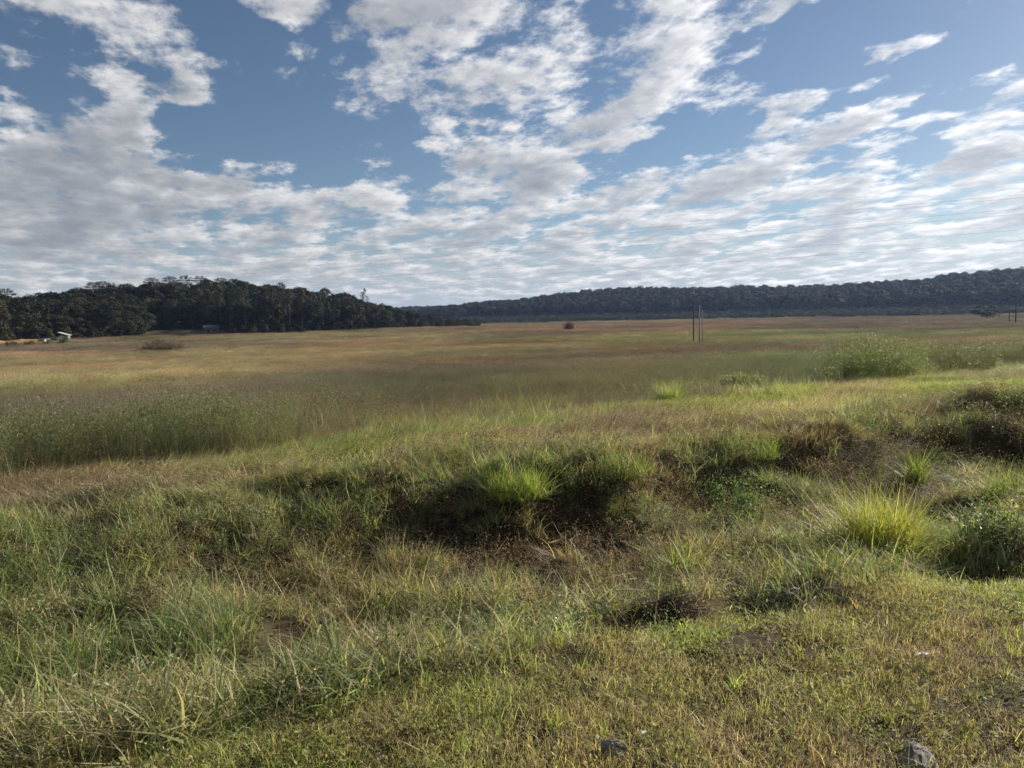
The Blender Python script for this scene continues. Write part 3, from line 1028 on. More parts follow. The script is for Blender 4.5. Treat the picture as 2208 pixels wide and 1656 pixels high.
# leafy stems along the edge of the tall field
s, t, x, y = rand_st(11, 24, -18, 5.0, 22)
gl = grass_line(t)
ragged = fbm(x * 0.7 + 33, y * 0.7, 3)
ok = (s > gl - 0.6 + 1.6 * (ragged - .5)) & (rng.random(len(x)) < (1 - sm(s, gl + 1.0, gl + 4.5))) & (rng.random(len(x)) < sm(t, 5.0, 1.0)) & (ragged > 0.34)
x, y = x[ok], y[ok]
scatter('leafy_field_edge', 'dense leafy green stems edging the tall field', 'grass', C_REED, np.column_stack([x, y]), (0.58 + 0.30 * rng.random(len(x))) * (0.55 + 0.9 * ragged[ok]),
        jit(mixc(rng.random(len(x)), [(.06, .08, .038), (.085, .115, .05), (.13, .16, .075), (.13, .105, .075)]), .25), lean=0.13)


# ------------------------------------------------------------------ grass tussocks: things of their own
def tussock_mesh(name, n, rad, L, W, tint, lean=(0.48, 0.30), curl=(0.2, 1.6), under=True, straw=0.22):
    p = Plant()
    p.blades(n, rad, L, W, lean, curl, segs=5)
    p.blades(n // 2, rad * 1.25, (L[0] * 0.4, L[1] * 0.8), W, (0.85, 0.4), (0.2, 1.6), segs=4)
    p.blades(n // 6, rad * 1.2, (L[0] * 0.5, L[1] * 1.1), W, (0.9, 0.5), (-.2, .8), segs=4)
    return p.mesh(name, [leafy('blades_' + name, tint, straw_amt=straw)])


TUSS = [  # photo position of the base, blades, radius, length, width, colour, label
    (1890, 1195, 1000, .26, (.42, .80), (.005, .010), (.36, .38, .07), 'broad yellow-green grass tussock bulging over the ditch bank'),
    (1110, 1062, 800, .32, (.30, .55), (.005, .009), (.26, .34, .065), 'bright green domed tussock casting shadow into the ditch'),
    (1480, 1260, 260, .13, (.34, .62), (.006, .011), (.27, .31, .08), 'upright pale yellow-green tussock on the verge edge'),
    (1975, 1040, 150, .11, (.40, .80), (.007, .013), (.20, .28, .06), 'loose upright green tussock beside the dark brush'),
    (2160, 1085, 260, .18, (.40, .75), (.006, .011), (.22, .29, .07), 'spreading green tussock between the dark brush and leafy weed'),
    (1620, 985, 420, .36, (.25, .50), (.005, .010), (.21, .29, .05), 'low bright green tussock on the far lip of the ditch'),
    (1330, 1020, 420, .36, (.25, .48), (.005, .010), (.17, .24, .05), 'mid green tussock with dark hollow in front'),
    (430, 1420, 420, .28, (.34, .65), (.005, .010), (.15, .20, .08), 'grey-green grass clump bent over on the ditch bank'),
    (200, 1500, 360, .28, (.30, .56), (.005, .010), (.16, .22, .07), 'thick green clump where the verge meets the ditch'),
    (660, 1490, 160, .14, (.22, .42), (.005, .009), (.11, .17, .075), 'blue-green clump beside the bare earth hollow'),
    (985, 925, 150, .35, (.30, .52), (.006, .011), (.25, .28, .06), 'yellow-green tussock at the edge of the cut strip'),
    (1445, 874, 520, .24, (.60, 1.0), (.008, .014), (.27, .34, .10), 'bright green tuft of upright leaves at the edge of the tall field'),
    (240, 1340, 60, .05, (.30, .50), (.006, .012), (.17, .25, .05), 'thin upright green tuft above a dark hollow'),
    (1330, 1120, 120, .14, (.22, .42), (.005, .009), (.22, .27, .08), 'pale green clump growing inside the ditch'),
    (700, 1120, 120, .16, (.25, .45), (.005, .009), (.15, .22, .09), 'grey-green bent clump on the cut strip'),
]
for (u, v, n, rad, L, W, c, lab) in TUSS:
    x_, y_, z_ = at(u, v)
    o = obj('grass_tussock', tussock_mesh('grass_tussock', n, rad, L, W, c), None, (x_, y_, z_ - 0.02), rng.random() * 6.28)
    tag(o, lab, 'tussock', 'grass tussocks around the ditch')


def shrub_mesh(name, h, w_, tint, n_st=22, n_leaf=900, leaf=(.05, .10), asp=0.3, up=0.8):
    p = Plant()
    L_ = h * np.array([0.25, 1.1])
    tips, _ = p.blades(n_st, w_ * 0.42, tuple(L_), (0.008, 0.014), (0.16, 0.12), (0.0, 0.4), segs=3)
    k_ = max(1, n_leaf // n_st)
    f = np.sqrt(0.02 + 0.98 * rng.random((n_st * k_, 1)))
    tp = np.repeat(tips, k_, 0)
    rt = tp * np.array([0.72, 0.72, 0.0])
    pts = rt + (tp - rt) * f + rng.normal(0, 0.02 * w_ + 0.02, (n_st * k_, 3))
    pts[:, 2] = np.abs(pts[:, 2])
    p.leaves(pts, leaf, asp=asp, upward=up)
    return p.mesh(name, [leafy('leaves_' + name, tint, straw_amt=0.05)])


SHRUBS = [
        (1603, 842, .42, 1.5, (.20, .22, .10), 'small mid green bush beside the tall grass'),
    (1835, 822, 1.4, 3.0, (.12, .15, .06), 'tall feathery green shrub standing over deep shade'),
    (1925, 820, 1.2, 2.8, (.15, .18, .07), 'lighter feathery green shrub joined to the taller one'),
    (2070, 806, 1.0, 3.2, (.13, .13, .065), 'dull olive shrub behind the hollow at the field edge'),
    (2150, 1160, .34, .6, (.10, .135, .055), 'dark leafy weed with pale leaf tips beside yellow tussock'),
    (1540, 1110, .45, .30, (.12, .17, .08), 'slender lobed-leaf weed in the ditch'),
    (1605, 1120, .42, .28, (.13, .19, .08), 'pale lobed-leaf weed leaning over dark soil'),
    (1000, 1395, .16, .24, (.13, .19, .11), 'small blue-green feathery weed on the verge edge'),
    (350, 764, 1.9, 9.0, (.11, .085, .07), 'dark brown bush mound alone in the golden field'),
    (1228, 716, 2.6, 3.6, (.11, .055, .045), 'dark reddish bush at the far end of the field'),
    (2130, 940, .55, .95, (.05, .04, .03), 'dark brown withered brush heap above the ditch'),
    (2010, 965, .42, .9, (.07, .05, .035), 'low heap of dead brown brush at the ditch lip'),
    (2195, 900, .4, .8, (.10, .13, .05), 'green bush topping the brown brush heap'),
]
for (u, v, h_, w_, c, lab) in SHRUBS:
    x_, y_, z_ = at(u, v)
    far_ = math.hypot(x_, y_)
    dead = 'brush' in lab and 'green' not in lab
    lf_ = (.02, .045) if far_ < 20 else ((.045, .09) if far_ < 60 else (.15, .35))
    o = obj('bush' if not dead else 'brush_heap', shrub_mesh('bush', h_, w_, c, 60 if dead else (26 if far_ < 15 else 140), 1500 if far_ < 15 else 12000, lf_, 0.26 if far_ > 15 else 0.3), None, (x_, y_, z_ - 0.02), rng.random() * 6.28)
    tag(o, lab, 'bush')


# ------------------------------------------------------------------ trees
def crown_pts(blobs, n, r=rng):
    """points on the shells of many overlapping leaf masses; blobs (cx,cy,cz,rx,rz)"""
    b = np.asarray(blobs, float)
    wgt = b[:, 3] ** 2
    i = r.choice(len(b), n, p=wgt / wgt.sum())
    d = r.normal(size=(n, 3))
    d /= np.linalg.norm(d, axis=1)[:, None]
    d[:, 2] = np.where(d[:, 2] < -0.3, -d[:, 2], d[:, 2])
    k_ = 0.78 + 0.30 * r.random(n)
    return b[i, :3] + d * k_[:, None] * np.column_stack([b[i, 3], b[i, 3], b[i, 4]]), d


def leaf_mass(name, pts, size, mat):
    v, q, rn = leaves_at(pts[0], size, asp=0.75, upward=0.15, nrm=pts[1])
    return mesh_np(name, v, [q], [mat], {'rnd': rn, 'part': np.zeros(len(v))})


def broadleaf(seed):
    r = np.random.default_rng(100 + seed)
    H = 10 + 2.5 * r.random()
    blobs = []
    for i in range(11):
        a, q = r.random() * 6.28, math.sqrt(r.random())
        zz = H * (0.28 + 0.62 * r.random())
        rad = 4.2 * q * (1 - 0.55 * max(0, zz / H - 0.6) / 0.4)
        blobs.append((rad * math.cos(a), rad * math.sin(a), zz, 1.6 + 1.3 * r.random(), 1.2 + 0.8 * r.random()))
    pts = crown_pts(blobs, 1900, r)
    tb = MB()
    tb.tube([(0, 0, -1), (0.1, 0, H * 0.3), (0.3 * r.normal(), 0.2, H * 0.55), (0, 0.2, H * 0.8)], [.30, .24, .17, .07])
    for b in blobs[:7]:
        tb.tube([(0.05, 0.05, H * 0.33), (b[0] * 0.5, b[1] * 0.5, (H * .33 + b[2]) / 2 + .4), b[:3]], [.13, .09, .03], 5)
    return tb, pts, (.30, .62)


def slender(seed):
    r = np.random.default_rng(200 + seed)
    H = 14 + 3 * r.random()
    blobs = []
    for i in range(15):
        zz = H * (0.30 + 0.66 * (i + r.random()) / 15)
        a = r.random() * 6.28
        q = 1.3 * r.random()
        blobs.append((q * math.cos(a), q * math.sin(a), zz, 0.8 + 0.7 * r.random(), 1.2 + 0.9 * r.random()))
    pts = crown_pts(blobs, 1200, r)
    tb = MB()
    tb.tube([(0, 0, -1), (0.1, 0, H * 0.35), (0.15 * r.normal(), 0.1, H * 0.7), (0, 0.1, H * 0.95)], [.22, .18, .11, .03])
    for b in blobs[::3]:
        tb.tube([(0.05, 0, b[2] - 1.6), b[:3]], [.07, .02], 5)
    return tb, pts, (.25, .5)


def umbrella(seed):
    """flat-topped ridge pine: bare trunk, a whorl of upcurved limbs with tufts at their ends"""
    r = np.random.default_rng(300 + seed)
    H = 14 + 2 * r.random()
    tb = MB()
    tb.tube([(0, 0, -1), (0.05, 0, H * 0.5), (0, 0.1, H * 0.97)], [.32, .26, .14], 7)
    blobs = []
    for ring_, (hz, rad, nb) in enumerate(((0.86, 4.3, 9), (0.93, 3.4, 8), (0.98, 2.0, 5))):
        for i in range(nb):
            a = 6.283 * i / nb + r.normal(0, .15)
            q = rad * (0.8 + 0.3 * r.random())
            p0, p1, p2 = (0, 0, H * hz - .6), (q * .55 * math.cos(a), q * .55 * math.sin(a), H * hz - .75), (q * math.cos(a), q * math.sin(a), H * hz + .25)
            tb.tube([p0, p1, p2], [.10, .08, .04], 5)
            blobs.append((*p2, .75 + .35 * r.random(), .45 + .2 * r.random()))
            blobs.append((p2[0] * .75, p2[1] * .75, p2[2] - .1, .6, .35))
    pts = crown_pts(blobs, 1100, r)
    return tb, pts, (.2, .42)


def feathery(seed):
    """lone tree with a loose pointed crown and drooping outer limbs"""
    r = np.random.default_rng(400 + seed)
    H = 16
    tb = MB()
    tb.tube([(0, 0, -1), (0.1, 0, H * 0.5), (0.2, 0.1, H * 0.98)], [.24, .17, .03], 6)
    blobs = []
    for i in range(14):
        a = 6.283 * r.random()
        h0 = H * (0.62 + 0.36 * i / 14)
        q = (1 - i / 15) * 2.6 + .3
        e = (q * math.cos(a), q * math.sin(a), h0 - .5 * (1 - i / 14))
        tb.tube([(0.15, 0.05, h0 - .4), (e[0] * .6, e[1] * .6, h0 + .3), e], [.06, .04, .015], 5)
        blobs.append((*e, .5, .8))
        blobs.append((e[0] * .6, e[1] * .6, h0 + .2, .45, .45))
    return tb, crown_pts(blobs, 700, r), (.2, .4)


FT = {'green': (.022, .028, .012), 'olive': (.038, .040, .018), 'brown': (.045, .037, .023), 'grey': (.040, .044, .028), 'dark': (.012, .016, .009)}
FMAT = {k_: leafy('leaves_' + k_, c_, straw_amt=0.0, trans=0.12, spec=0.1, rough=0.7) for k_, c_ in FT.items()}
PROTO = {}


def proto(kind, i):
    key = (kind, i)
    if key not in PROTO:
        fn = {'broad': broadleaf, 'slender': slender, 'umbrella': umbrella, 'feathery': feathery}[kind]
        tb, pts, sz = fn(i)
        tm = tb.mesh('trunk', [M_PALEBARK if kind == 'slender' else M_BARK], True)
        cms = {}
        PROTO[key] = (tm, pts, sz, cms)
    return PROTO[key]


def crown_mesh(kind, i, colour):
    tm, pts, sz, cms = proto(kind, i)
    if colour not in cms:
        cms[colour] = leaf_mass('crown', pts, sz, FMAT[colour])
    return tm, cms[colour]


def tree(name, kind, i, colour, x_, y_, sc, label, group=None, zs=1.0):
    tm, cm = crown_mesh(kind, i, colour)
    root = obj(name, None, None, (x_, y_, gz(x_, y_)), rng.random() * 6.28, (sc, sc, sc * zs))
    tag(root, label, 'tree', group)
    obj('trunk', tm, root)
    obj('crown', cm, root)
    return root


# the wood on the hill: front edge known by photo column -> distance
FR_U = [-500, 0, 120, 300, 335, 470, 500, 700, 900, 1000, 1030]
FR_D = [262, 272, 285, 296, 318, 318, 296, 305, 335, 372, 390]
spots = []
for j in range(24):
    for i in range(80):
        u = -330 + i * 17.2 + rng.normal(0, 6) + (j % 2) * 8
        if u > 1028:
            continue
        d0 = np.interp(u, FR_U, FR_D)
        dd = d0 + 1.5 + 6.2 * j + rng.normal(0, 1.6)
        x_, y_, _ = az_xy(u, dd)
        # past the crest nothing shows
        crest = np.interp(u, [p[0] for p in RIDGE_WOOD], [p[2] for p in RIDGE_WOOD])
        if dd > crest + 10 or (u > 880 and j > 3):
            continue
        spots.append((dd - d0, u, x_, y_))
spots.sort(key=lambda q: q[0])
n_ind = {'broad': 0, 'slender': 0}
rest = []
WOOD_LABEL = {('broad', 'green'): 'dark green broadleaf tree', ('broad', 'olive'): 'olive broadleaf tree', ('broad', 'brown'): 'brownish broadleaf tree', ('broad', 'dark'): 'almost black broadleaf tree',
              ('slender', 'grey'): 'slender grey-green tree', ('slender', 'olive'): 'slender olive tree'}
ZONES = ((60, 'behind the ochre earth bank'), (180, 'behind the pale-roofed shed'), (290, 'below the pair of ridge pines'), (365, 'beside the tiny outbuilding'), (520, 'behind the blue-grey roofed house'),
         (640, 'where the crest of pines falls away'), (740, 'on the long fall of the hill'), (840, 'around the lone feathery tree'), (2000, 'at the tapering end of the wood'))
for (dep, u, x_, y_) in spots:
    in_front = dep < 9
    row_ = 'in the front row' if dep < 5 else ('in the second row' if dep < 13 else 'up the slope')
    zone_ = next(z_ for lim_, z_ in ZONES if u < lim_)
    kind = 'slender' if (rng.random() < (0.65 if (470 < u < 740 and in_front) else (0.05 if in_front else 0.0))) else 'broad'
    colour = rng.choice(['grey', 'olive']) if kind == 'slender' else rng.choice(['green', 'olive', 'brown', 'dark'], p=[.4, .25, .2, .15])
    sc = (0.66 + 0.42 * rng.random()) * (1.0 if u < 760 else np.interp(u, [760, 880, 1030], [.9, .62, .38]))
    if in_front and 60 < u < 330:
        sc *= 0.85
    if -60 < u < 1030 and n_ind[kind] < (235 if kind == 'broad' else 60):
        n_ind[kind] += 1
        tree('broadleaf_tree' if kind == 'broad' else 'slender_tree', kind, int(rng.integers(0, 7)), str(colour), x_, y_, sc, f'{WOOD_LABEL[(kind, str(colour))]} {row_} {zone_}',
             f'{colour} {"broadleaf" if kind == "broad" else "slender"} trees {row_} {zone_}')
    else:
        rest.append((x_, y_, sc))

# low trees and thicket at the foot of the wood, same crowns set low
# ridge pines
PINES = [(207, 616, 366, 'flat-topped ridge pine, wider of the pair standing clear of the hilltop'), (226, 612, 372, 'flat-topped ridge pine, slimmer of the pair standing clear of the hilltop'),
         (332, 607, 382, 'flat-topped ridge pine half sunk in the canopy on the hill shoulder'), (373, 599, 388, 'flat-topped ridge pine, tallest on the crest of the wooded hill'),
         (404, 601, 386, 'broad flat-topped ridge pine next to the tallest one on the crest'), (436, 603, 388, 'flat-topped ridge pine with low crown midway along the crest'),
         (480, 604, 388, 'compact flat-topped ridge pine near the end of the crest'), (508, 609, 388, 'low flat-topped ridge pine where the crest starts to fall'),
         (15, 626, 362, 'small flat-topped ridge pine on the low shoulder of the wooded hill')]
for i, (u, v, dd, lab) in enumerate(PINES):
    x_, y_, _ = az_xy(u, dd)
    z0 = gz(x_, y_)
    hh_ = elev_z(u, v - 4, dd) - z0
    sc = 0.72 + 0.1 * rng.random()
    tree('ridge_pine', 'umbrella', i % 5, 'dark', x_, y_, sc, lab, 'flat-topped pines on the hill crest', zs=max(0.6, hh_ / (15 * sc)))
x_, y_, _ = az_xy(786, 372)
tree('feathery_tree', 'feathery', 0, 'dark', x_, y_, 1.0, 'lone pointed feathery tree rising above the low end of the wood', zs=max(.7, (elev_z(786, 622, 372) - gz(x_, y_)) / 16))
x_, y_, _ = az_xy(2128, 345)
tree('spreading_tree', 'broad', 2, 'dark', x_, y_, 1.0, 'dark spreading tree alone on the field edge below the blue hill', zs=.55)
for (u, v, dd, lab) in ((2080, 595, 850, 'small flat-topped ridge pine standing above the long blue hill'), (2137, 586, 850, 'thin ridge pine on the highest part of the long blue hill')):
    x_, y_, _ = az_xy(u, dd)
    tree('ridge_pine', 'umbrella', 1, 'dark', x_, y_, .8, lab, 'pines on the long hill', zs=max(.5, (elev_z(u, v, dd) - gz(x_, y_)) / 12))

# the rest of the wood and the long hill behind: one mass each
fc = bpy.data.collections.new('forest_tree')
for i in range(7):
    tm, pts, sz, _ = proto('broad', i)
    v, q, rn = leaves_at(pts[0], (sz[0] * 1.1, sz[1] * 1.25), asp=0.8, upward=0.15, nrm=pts[1])
    fc.objects.link(bpy.data.objects.new(f'forest_tree_{i:02d}', mesh_np('forest_tree', v, [q], [M_FOREST], {'rnd': rn, 'part': np.zeros(len(v))})))
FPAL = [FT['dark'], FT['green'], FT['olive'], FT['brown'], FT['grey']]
if rest:
    rx = np.array(rest)
    scatter('hill_wood', 'back rows of the dark wood on the hill', 'forest', fc, rx[:, :2], rx[:, 2], jit(mixc(rng.random(len(rx)), FPAL), .2), lean=0.05)
x, y = ring(560, 1390, 0.036, 44)
hf = ridge_h(x, y, RF, 125)
crest_d = np.interp(np.degrees(np.arctan2(x, y)), [math.degrees(az_xy(p[0], 1)[2]) for p in RIDGE_FAR], [p[2] for p in RIDGE_FAR])
ok = (hf > 4.5) & (np.hypot(x, y) < crest_d + 30) & (np.degrees(np.arctan2(x, y)) > -14)
x, y = x[ok], y[ok]
n_ = len(x)
scatter('hill_forest', 'dense forest covering the long bluish hill', 'forest', fc, np.column_stack([x, y]), (0.62 + 0.62 * rng.random(n_) ** 1.6), jit(mixc(rng.random(n_), FPAL), .35), lean=0.08)
x, y = ring(430, 1300, 0.040, 44)
hf = ridge_h(x, y, RF, 125)
ok = (hf > 0.6) & (np.hypot(x, y) < np.interp(np.degrees(np.arctan2(x, y)), [math.degrees(az_xy(p[0], 1)[2]) for p in RIDGE_FAR], [p[2] for p in RIDGE_FAR])) & (np.degrees(np.arctan2(x, y)) > -14)
x, y = x[ok], y[ok]
n_ = len(x)
scatter('hill_scrub', 'low grey-green scrub on the foot of the long hill', 'scrub', fc, np.column_stack([x, y]), (0.28 + 0.25 * rng.random(n_)),
        jit(mixc(rng.random(n_), [(.055, .065, .035), (.075, .08, .045), (.06, .055, .04)]), .2), hscale=0.20 + 0.15 * rng.random(n_))
# undergrowth closing the foot of the wood
ux = []
for u in np.arange(-330, 1035, 5.0):
    for _ in range(2):
        dd = np.interp(u, FR_U, FR_D) + rng.normal(1.0, 2.2)
        x_, y_, _a = az_xy(u, dd)
        ux.append((x_, y_, 0.20 + 0.2 * rng.random()))
ux = np.array(ux)
scatter('wood_undergrowth', 'dark undergrowth along the foot of the wood', 'undergrowth', fc, ux[:, :2], ux[:, 2], jit(mixc(rng.random(len(ux)), [FT['dark'], FT['green'], FT['brown'], (.07, .075, .03)]), .2), zoff=-0.5)

# ------------------------------------------------------------------ poles and wires
def pole(u, dist, v_top, label, dark=False, arm=True, r0=.13, rz=0.3):
    x_, y_, _ = az_xy(u, dist)
    z0 = gz(x_, y_)
    H_ = elev_z(u, v_top, dist) - z0
    root = obj('utility_pole', None, None, (x_, y_, z0), rz)
    tag(root, label, 'pole')
    m_ = M_POLED if dark else M_POLE
    b = MB()
    b.tube([(0, 0, -.5), (0, 0, H_ * .5), (0, 0, H_)], [r0, r0 * .85, r0 * .7], 10)
    obj('post', b.mesh('post', [m_], True), root)
    if arm:
        b = MB()
        b.box((0, 0, H_ - .5), (1.7, .10, .12))
        a_ = obj('crossarm', b.mesh('crossarm', [m_]), root)
        for xx in (-.75, 0.05, .75):
            b = MB()
            b.tube([(xx, 0, H_ - .44), (xx, 0, H_ - .36), (xx, 0, H_ - .28), (xx, 0, H_ - .2)], [.03, .06, .06, .03], 8)
            obj('insulator', b.mesh('insulator', [M_STONE], True), root)
    return root, H_


pole(1495.5, 123, 625, 'dark utility pole, taller one of the group in the middle of the field', True, True, .10, 1.2)
pole(1508.5, 110, 658, 'pale wooden pole, nearer of the close pair beside the tall dark pole', False, False, .085)
pole(1514.5, 107, 668, 'shorter pale wooden pole, second of the close pair beside the tall dark pole', False, False, .075)
pole(2190, 250, 626, 'distant dark utility pole with crossarm below the end of the long hill', True, True, .16, 1.0)
pole(2176, 262, 634, 'distant thin dark pole without crossarm below the long hill', True, False, .13)

# the line that passes overhead: supported by poles outside the picture at both ends
PA, PB = np.array([-118., 150.]), np.array([64., 52.])
roots = []
for (px_, py_), lab in ((PA, 'concrete line pole beyond the shed by the wood'), (PB, 'concrete line pole out on the cut strip')):
    z0 = gz(px_, py_)
    root = obj('line_pole', None, None, (px_, py_, z0), math.atan2(PB[1] - PA[1], PB[0] - PA[0]) + math.pi / 2)
    tag(root, lab, 'pole')
    b = MB()
    Hh = 11.6 - z0
    b.tube([(0, 0, -.5), (0, 0, Hh * .5), (0, 0, Hh)], [.2, .17, .12], 10)
    obj('post', b.mesh('post', [M_STONE], True), root)
    for hz in (Hh - .5, Hh - 2.3):
        b = MB()
        b.box((0, 0, hz), (2.4, .12, .14))
        obj('crossarm', b.mesh('crossarm', [M_POLE]), root)
    roots.append(root)
dirv = (PB - PA) / np.linalg.norm(PB - PA)
nrm = np.array([-dirv[1], dirv[0]])
WN = ['topmost wire of the power line, farther side', 'topmost wire of the power line, nearer side', 'second tier wire of the power line, farther side',
      'second tier wire of the power line, nearer side', 'slack telephone wire strung below the power line', 'lowest slack wire of the overhead line']
for i, (off, dz_, sag) in enumerate(((-1.0, 0.0, .9), (1.0, 0.0, 1.0), (-1.0, -1.1, 1.0), (1.0, -1.3, 1.1), (0.15, -2.6, 1.3), (0.2, -3.4, 1.5))):
    f = np.linspace(0, 1, 60)
    a3 = np.array([*(PA + nrm * off), 10.9 + dz_])
    b3 = np.array([*(PB + nrm * off), 11.2 + dz_])
    pts = a3[None] * (1 - f[:, None]) + b3[None] * f[:, None]
    pts[:, 2] -= sag * 4 * f * (1 - f)
    b = MB()
    b.tube(pts, 0.006, 5)
    tag(obj('power_wire', b.mesh('power_wire', [M_WIRE], True)), WN[i], 'wire', 'wires of the overhead line')

# ------------------------------------------------------------------ sheds and house by the wood
M_WALLW = plain('white_render', (.62, .60, .55), (.75, .73, .68), 3.0, 0.9)
M_WALLG = plain('grey_boards', (.14, .13, .12), (.22, .20, .18), 4.0, 0.9)
M_ROOFW = plain('pale_roof_sheet', (.36, .36, .35), (.50, .50, .49), 2.0, 0.5)
M_ROOFB = plain('blue_grey_roof', (.07, .075, .085), (.11, .115, .125), 2.0, 0.6)
M_DARK = plain('dark_opening', (.012, .012, .012), (.02, .02, .02), 2.0, 0.8)
M_OCHRE = plain('ochre_earth', (.24, .14, .055), (.36, .22, .09), 0.8, 0.95, 0.4)


def hut(u, dist, size, wallm, roofm, label, cat, rz=0.0, tilt=0.0, gable=False, name='shed'):
    x_, y_, _ = az_xy(u, dist)
    L_, W_, H_ = size
    root = obj(name, None, None, (x_, y_, gz(x_, y_)), rz)
    tag(root, label, cat)
    b = MB()
    b.box((0, 0, H_ / 2 - .2), (L_, W_, H_ + .4))
    obj('wall', b.mesh('wall', [wallm]), root)
    b = MB()
    if gable:
        e, rh = .35, W_ * .32
        v = [(-L_ / 2 - e, -W_ / 2 - e, H_ - .1), (L_ / 2 + e, -W_ / 2 - e, H_ - .1), (L_ / 2 + e, 0, H_ + rh), (-L_ / 2 - e, 0, H_ + rh), (-L_ / 2 - e, W_ / 2 + e, H_ - .1), (L_ / 2 + e, W_ / 2 + e, H_ - .1)]
        b.add(v, [(0, 1, 2, 3), (3, 2, 5, 4)])
        v2 = np.array(v) + np.array([0, 0, .12])
        b.add(v2, [(3, 2, 1, 0), (4, 5, 2, 3)])
        rm = b.mesh('roof', [roofm])
        g_ = MB()
        for sx in (-1, 1):
            g_.add([(sx * (L_ / 2), -W_ / 2, H_), (sx * L_ / 2, W_ / 2, H_), (sx * L_ / 2, 0, H_ + rh - .1)], t=[(0, 1, 2)])
        obj('gable', g_.mesh('gable', [wallm]), root)
    else:
        b.box((0, 0, H_ + .32), (L_ + .8, W_ + .9, .10), tilt=tilt)
        rm = b.mesh('roof', [roofm])
    obj('roof', rm, root)
    for (cx_, w2, h2, zc, nm) in ((-.22 * L_, .16 * L_, H_ * .75, H_ * .375, 'door'), (.22 * L_, .18 * L_, H_ * .3, H_ * .6, 'window')):
        b = MB()
        b.box((cx_, -W_ / 2 - .003, zc), (w2, .05, h2))
        obj(nm, b.mesh(nm, [M_DARK]), root)
    return root


hut(113, 262, (3.4, 2.2, 1.7), M_WALLG, M_ROOFB, 'low grey board shed half hidden by shrubs near the earth bank', 'shed', .1)
hut(137, 266, (2.4, 1.7, 2.5), M_WALLG, M_ROOFW, 'taller shed with tilted pale roof sheet near the earth bank', 'shed', .15, tilt=R(-17))
hut(92, 258, (1.5, 1.2, 1.3), M_WALLW, M_ROOFW, 'small white hut at the end of the ochre earth bank', 'shed', -.3, name='hut')
hut(388, 321, (1.9, 2.2, 2.6), M_WALLW, M_ROOFB, 'tiny white-walled outbuilding in the clearing of the wood', 'shed', .2, name='outbuilding')
hut(455, 305, (5.0, 3.6, 1.6), M_WALLG, M_ROOFB, 'house with blue-grey gable roof in the clearing of the wood', 'house', .35, gable=True, name='house')
# ochre bank
bx0, by0, _ = az_xy(25, 258)
ang_b = math.atan2(*(np.array(az_xy(80, 258)[:2]) - np.array(az_xy(-60, 258)[:2]))[::-1])
gu, gw = np.meshgrid(np.linspace(-1, 1, 60), np.linspace(-1, 1, 14), indexing='ij')
hb = np.clip(1 - gw ** 2, 0, 1) * np.clip(1 - gu ** 4, 0, 1) * (1.1 + 1.2 * fbm(gu * 5 + 9, gw * 1.5 + 4, 3))
lx, ly = gu * 11, gw * 2.6
wx = bx0 + lx * math.cos(ang_b) - ly * math.sin(ang_b)
wy = by0 + lx * math.sin(ang_b) + ly * math.cos(ang_b)
bv = np.column_stack([wx.ravel(), wy.ravel(), height(wx.ravel(), wy.ravel()) - .08 + hb.ravel()])
i_, j_ = np.meshgrid(np.arange(59), np.arange(13), indexing='ij')
bq = np.stack([i_ * 14 + j_, (i_ + 1) * 14 + j_, (i_ + 1) * 14 + j_ + 1, i_ * 14 + j_ + 1], -1).reshape(-1, 4)
tag(obj('earth_bank', mesh_np('earth_bank', bv, [bq], [M_OCHRE], smooth=True)), 'low bank of bare ochre earth before the wood', 'earth bank')
# shrubs in front of the sheds
for (u, dd, sz_, c, lab) in ((134, 250, (2.0, 3.4), (.10, .12, .05), 'round olive bush in front of the pale-roofed shed'), (100, 249, (1.3, 2.4), (.13, .10, .05), 'brownish bush in front of the small white hut'),
                             (60, 247, (1.1, 3.0), (.09, .085, .04), 'low scrub at the foot of the ochre bank'), (20, 246, (1.2, 3.4), (.08, .085, .04), 'dark scrub under the far end of the ochre bank')):
    x_, y_, _ = az_xy(u, dd)
    tag(obj('bush', shrub_mesh('bush', sz_[0], sz_[1], c, 40, 1200, (.2, .4), .5), None, (x_, y_, gz(x_, y_) - .1)), lab, 'bush')


# ------------------------------------------------------------------ stones and scraps on the verge
def stone(u, v, size, seed, label):
    r = np.random.default_rng(seed)
    x_, y_, z_ = at(u, v)
    nu, nv = 14, 9
    V = []
    pl = r.normal(size=(9, 3))
    pl /= np.linalg.norm(pl, axis=1)[:, None]
    dpl = 0.62 + 0.3 * r.random(9)
    for i in range(nv):
        th = math.pi * i / (nv - 1)
        for j in range(nu):
            ph = 2 * math.pi * j / nu
            d = np.array([math.sin(th) * math.cos(ph), math.sin(th) * math.sin(ph), math.cos(th)])
            k_ = min([1.0] + [dp / max(1e-3, d @ q_) for q_, dp in zip(pl, dpl) if d @ q_ > .3])
            V.append(d * k_ * np.array(size) * (1 + .04 * r.normal()))
    q = [(i * nu + j, (i + 1) * nu + j, (i + 1) * nu + (j + 1) % nu, i * nu + (j + 1) % nu) for i in range(nv - 1) for j in range(nu)]
    tag(obj('stone', mesh_np('stone', np.array(V), [np.array(q)], [M_STONE]), None, (x_, y_, z_ + size[2] * .05), r.random() * 6), label, 'stone')


stone(1320, 1628, (.075, .05, .05), 1, 'dark angular stone in the short grass of the verge')
stone(1985, 1650, (.125, .08, .06), 2, 'broad flat grey stone in the brown verge grass')

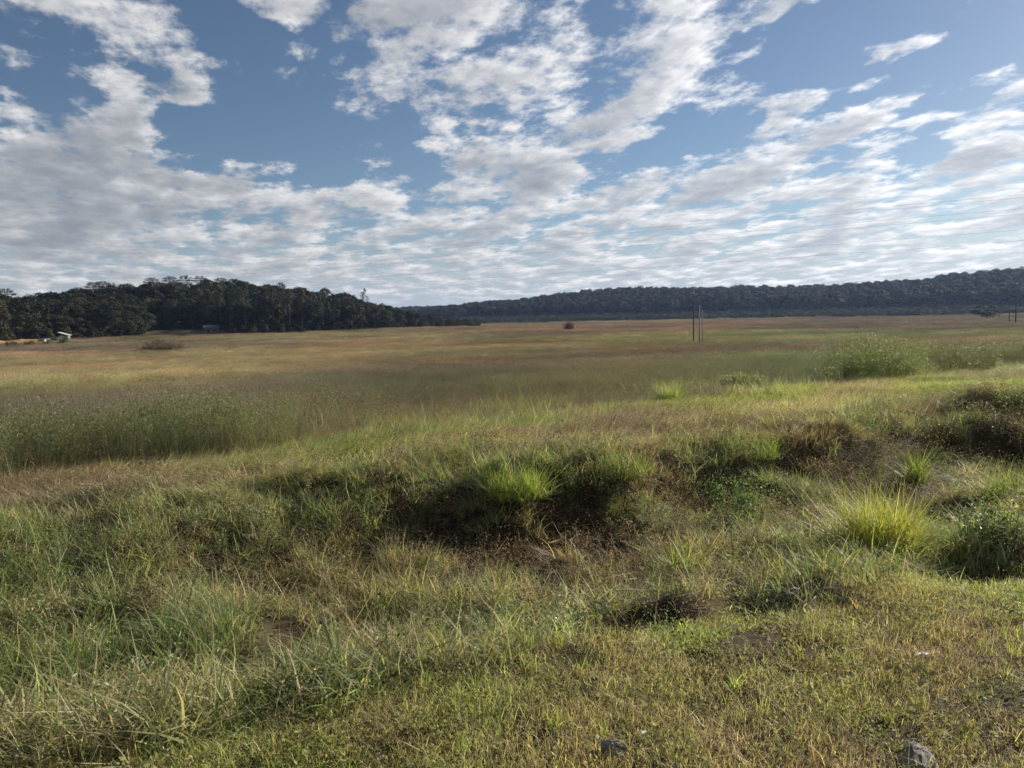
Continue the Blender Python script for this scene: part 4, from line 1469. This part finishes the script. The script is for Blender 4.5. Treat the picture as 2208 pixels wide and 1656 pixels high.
M_SCRAP = plain('pale_scrap', (.62, .62, .60), (.78, .78, .76), 20.0, 0.7)
for i, (u, v, sz_, lab) in enumerate(((1990, 1425, .02, 'small white scrap lying in the mown verge grass'), (2152, 1108, .06, 'white scrap caught in the leafy weed beside the yellow tussock'),
                                      (1872, 858, .10, 'pale scrap lying on the cut strip beyond the brown brush'), (1385, 1600, .015, 'tiny white scrap beside the dark angular stone'))):
    x_, y_, z_ = at(u, v)
    r = np.random.default_rng(60 + i)
    gu, gw = np.meshgrid(np.linspace(-1, 1, 6), np.linspace(-1, 1, 5), indexing='ij')
    vv_ = np.column_stack([gu.ravel() * sz_, gw.ravel() * sz_ * .6, np.zeros(30)]) + r.normal(0, sz_ * .22, (30, 3))
    vv_[:, 2] = np.abs(vv_[:, 2]) + .03
    fq = np.array([(a * 5 + b, (a + 1) * 5 + b, (a + 1) * 5 + b + 1, a * 5 + b + 1) for a in range(5) for b in range(4)])
    tag(obj('paper_scrap', mesh_np('paper_scrap', vv_, [fq], [M_SCRAP], smooth=True), None, (x_, y_, z_), r.random() * 6), lab, 'scrap')
M_DEADW = leafy('dead_stems', (.06, .045, .035), straw_amt=0, trans=.1)
for (u, v, h_, n_, lab) in ((1225, 985, .42, 9, 'cluster of dark dead stems standing behind the domed green tussock'), (1190, 985, .30, 4, 'pair of short dark stems beside the cluster of dead stems'), (1700, 1050, .5, 8, 'leaning brown dead stems in front of the brush heap')):
    x_, y_, z_ = at(u, v)
    p = Plant()
    tips, _ = p.blades(n_, .10, (h_ * .6, h_), (.007, .012), (.12, .10), (0, .25), segs=3)
    p.leaves(np.repeat(tips, 5, 0) + rng.normal(0, .025, (n_ * 5, 3)), (.02, .05), asp=.3)
    tag(obj('dead_stalks', p.mesh('dead_stalks', [M_DEADW]), None, (x_, y_, z_ - .02)), lab, 'stalks')

# ------------------------------------------------------------------ the air
hz = MB()
hz.box((0, 0, 27.0), (5400, 5400, 74))
hm, k, out = new_mat('thin_haze')
vol = k.n('ShaderNodeVolumePrincipled')
vol.inputs['Color'].default_value = (.42, .60, 1.0, 1)
vol.inputs['Density'].default_value = 0.00008
vol.inputs['Anisotropy'].default_value = 0.35
k.l(vol.outputs[0], out.inputs['Volume'])
tag(obj('haze', hz.mesh('haze', [hm])), 'thin bluish morning haze over the whole field', 'haze', kind='stuff')
print('trees', n_ind, 'rest', len(rest), 'polys', sum(len(m.polygons) for m in bpy.data.meshes))
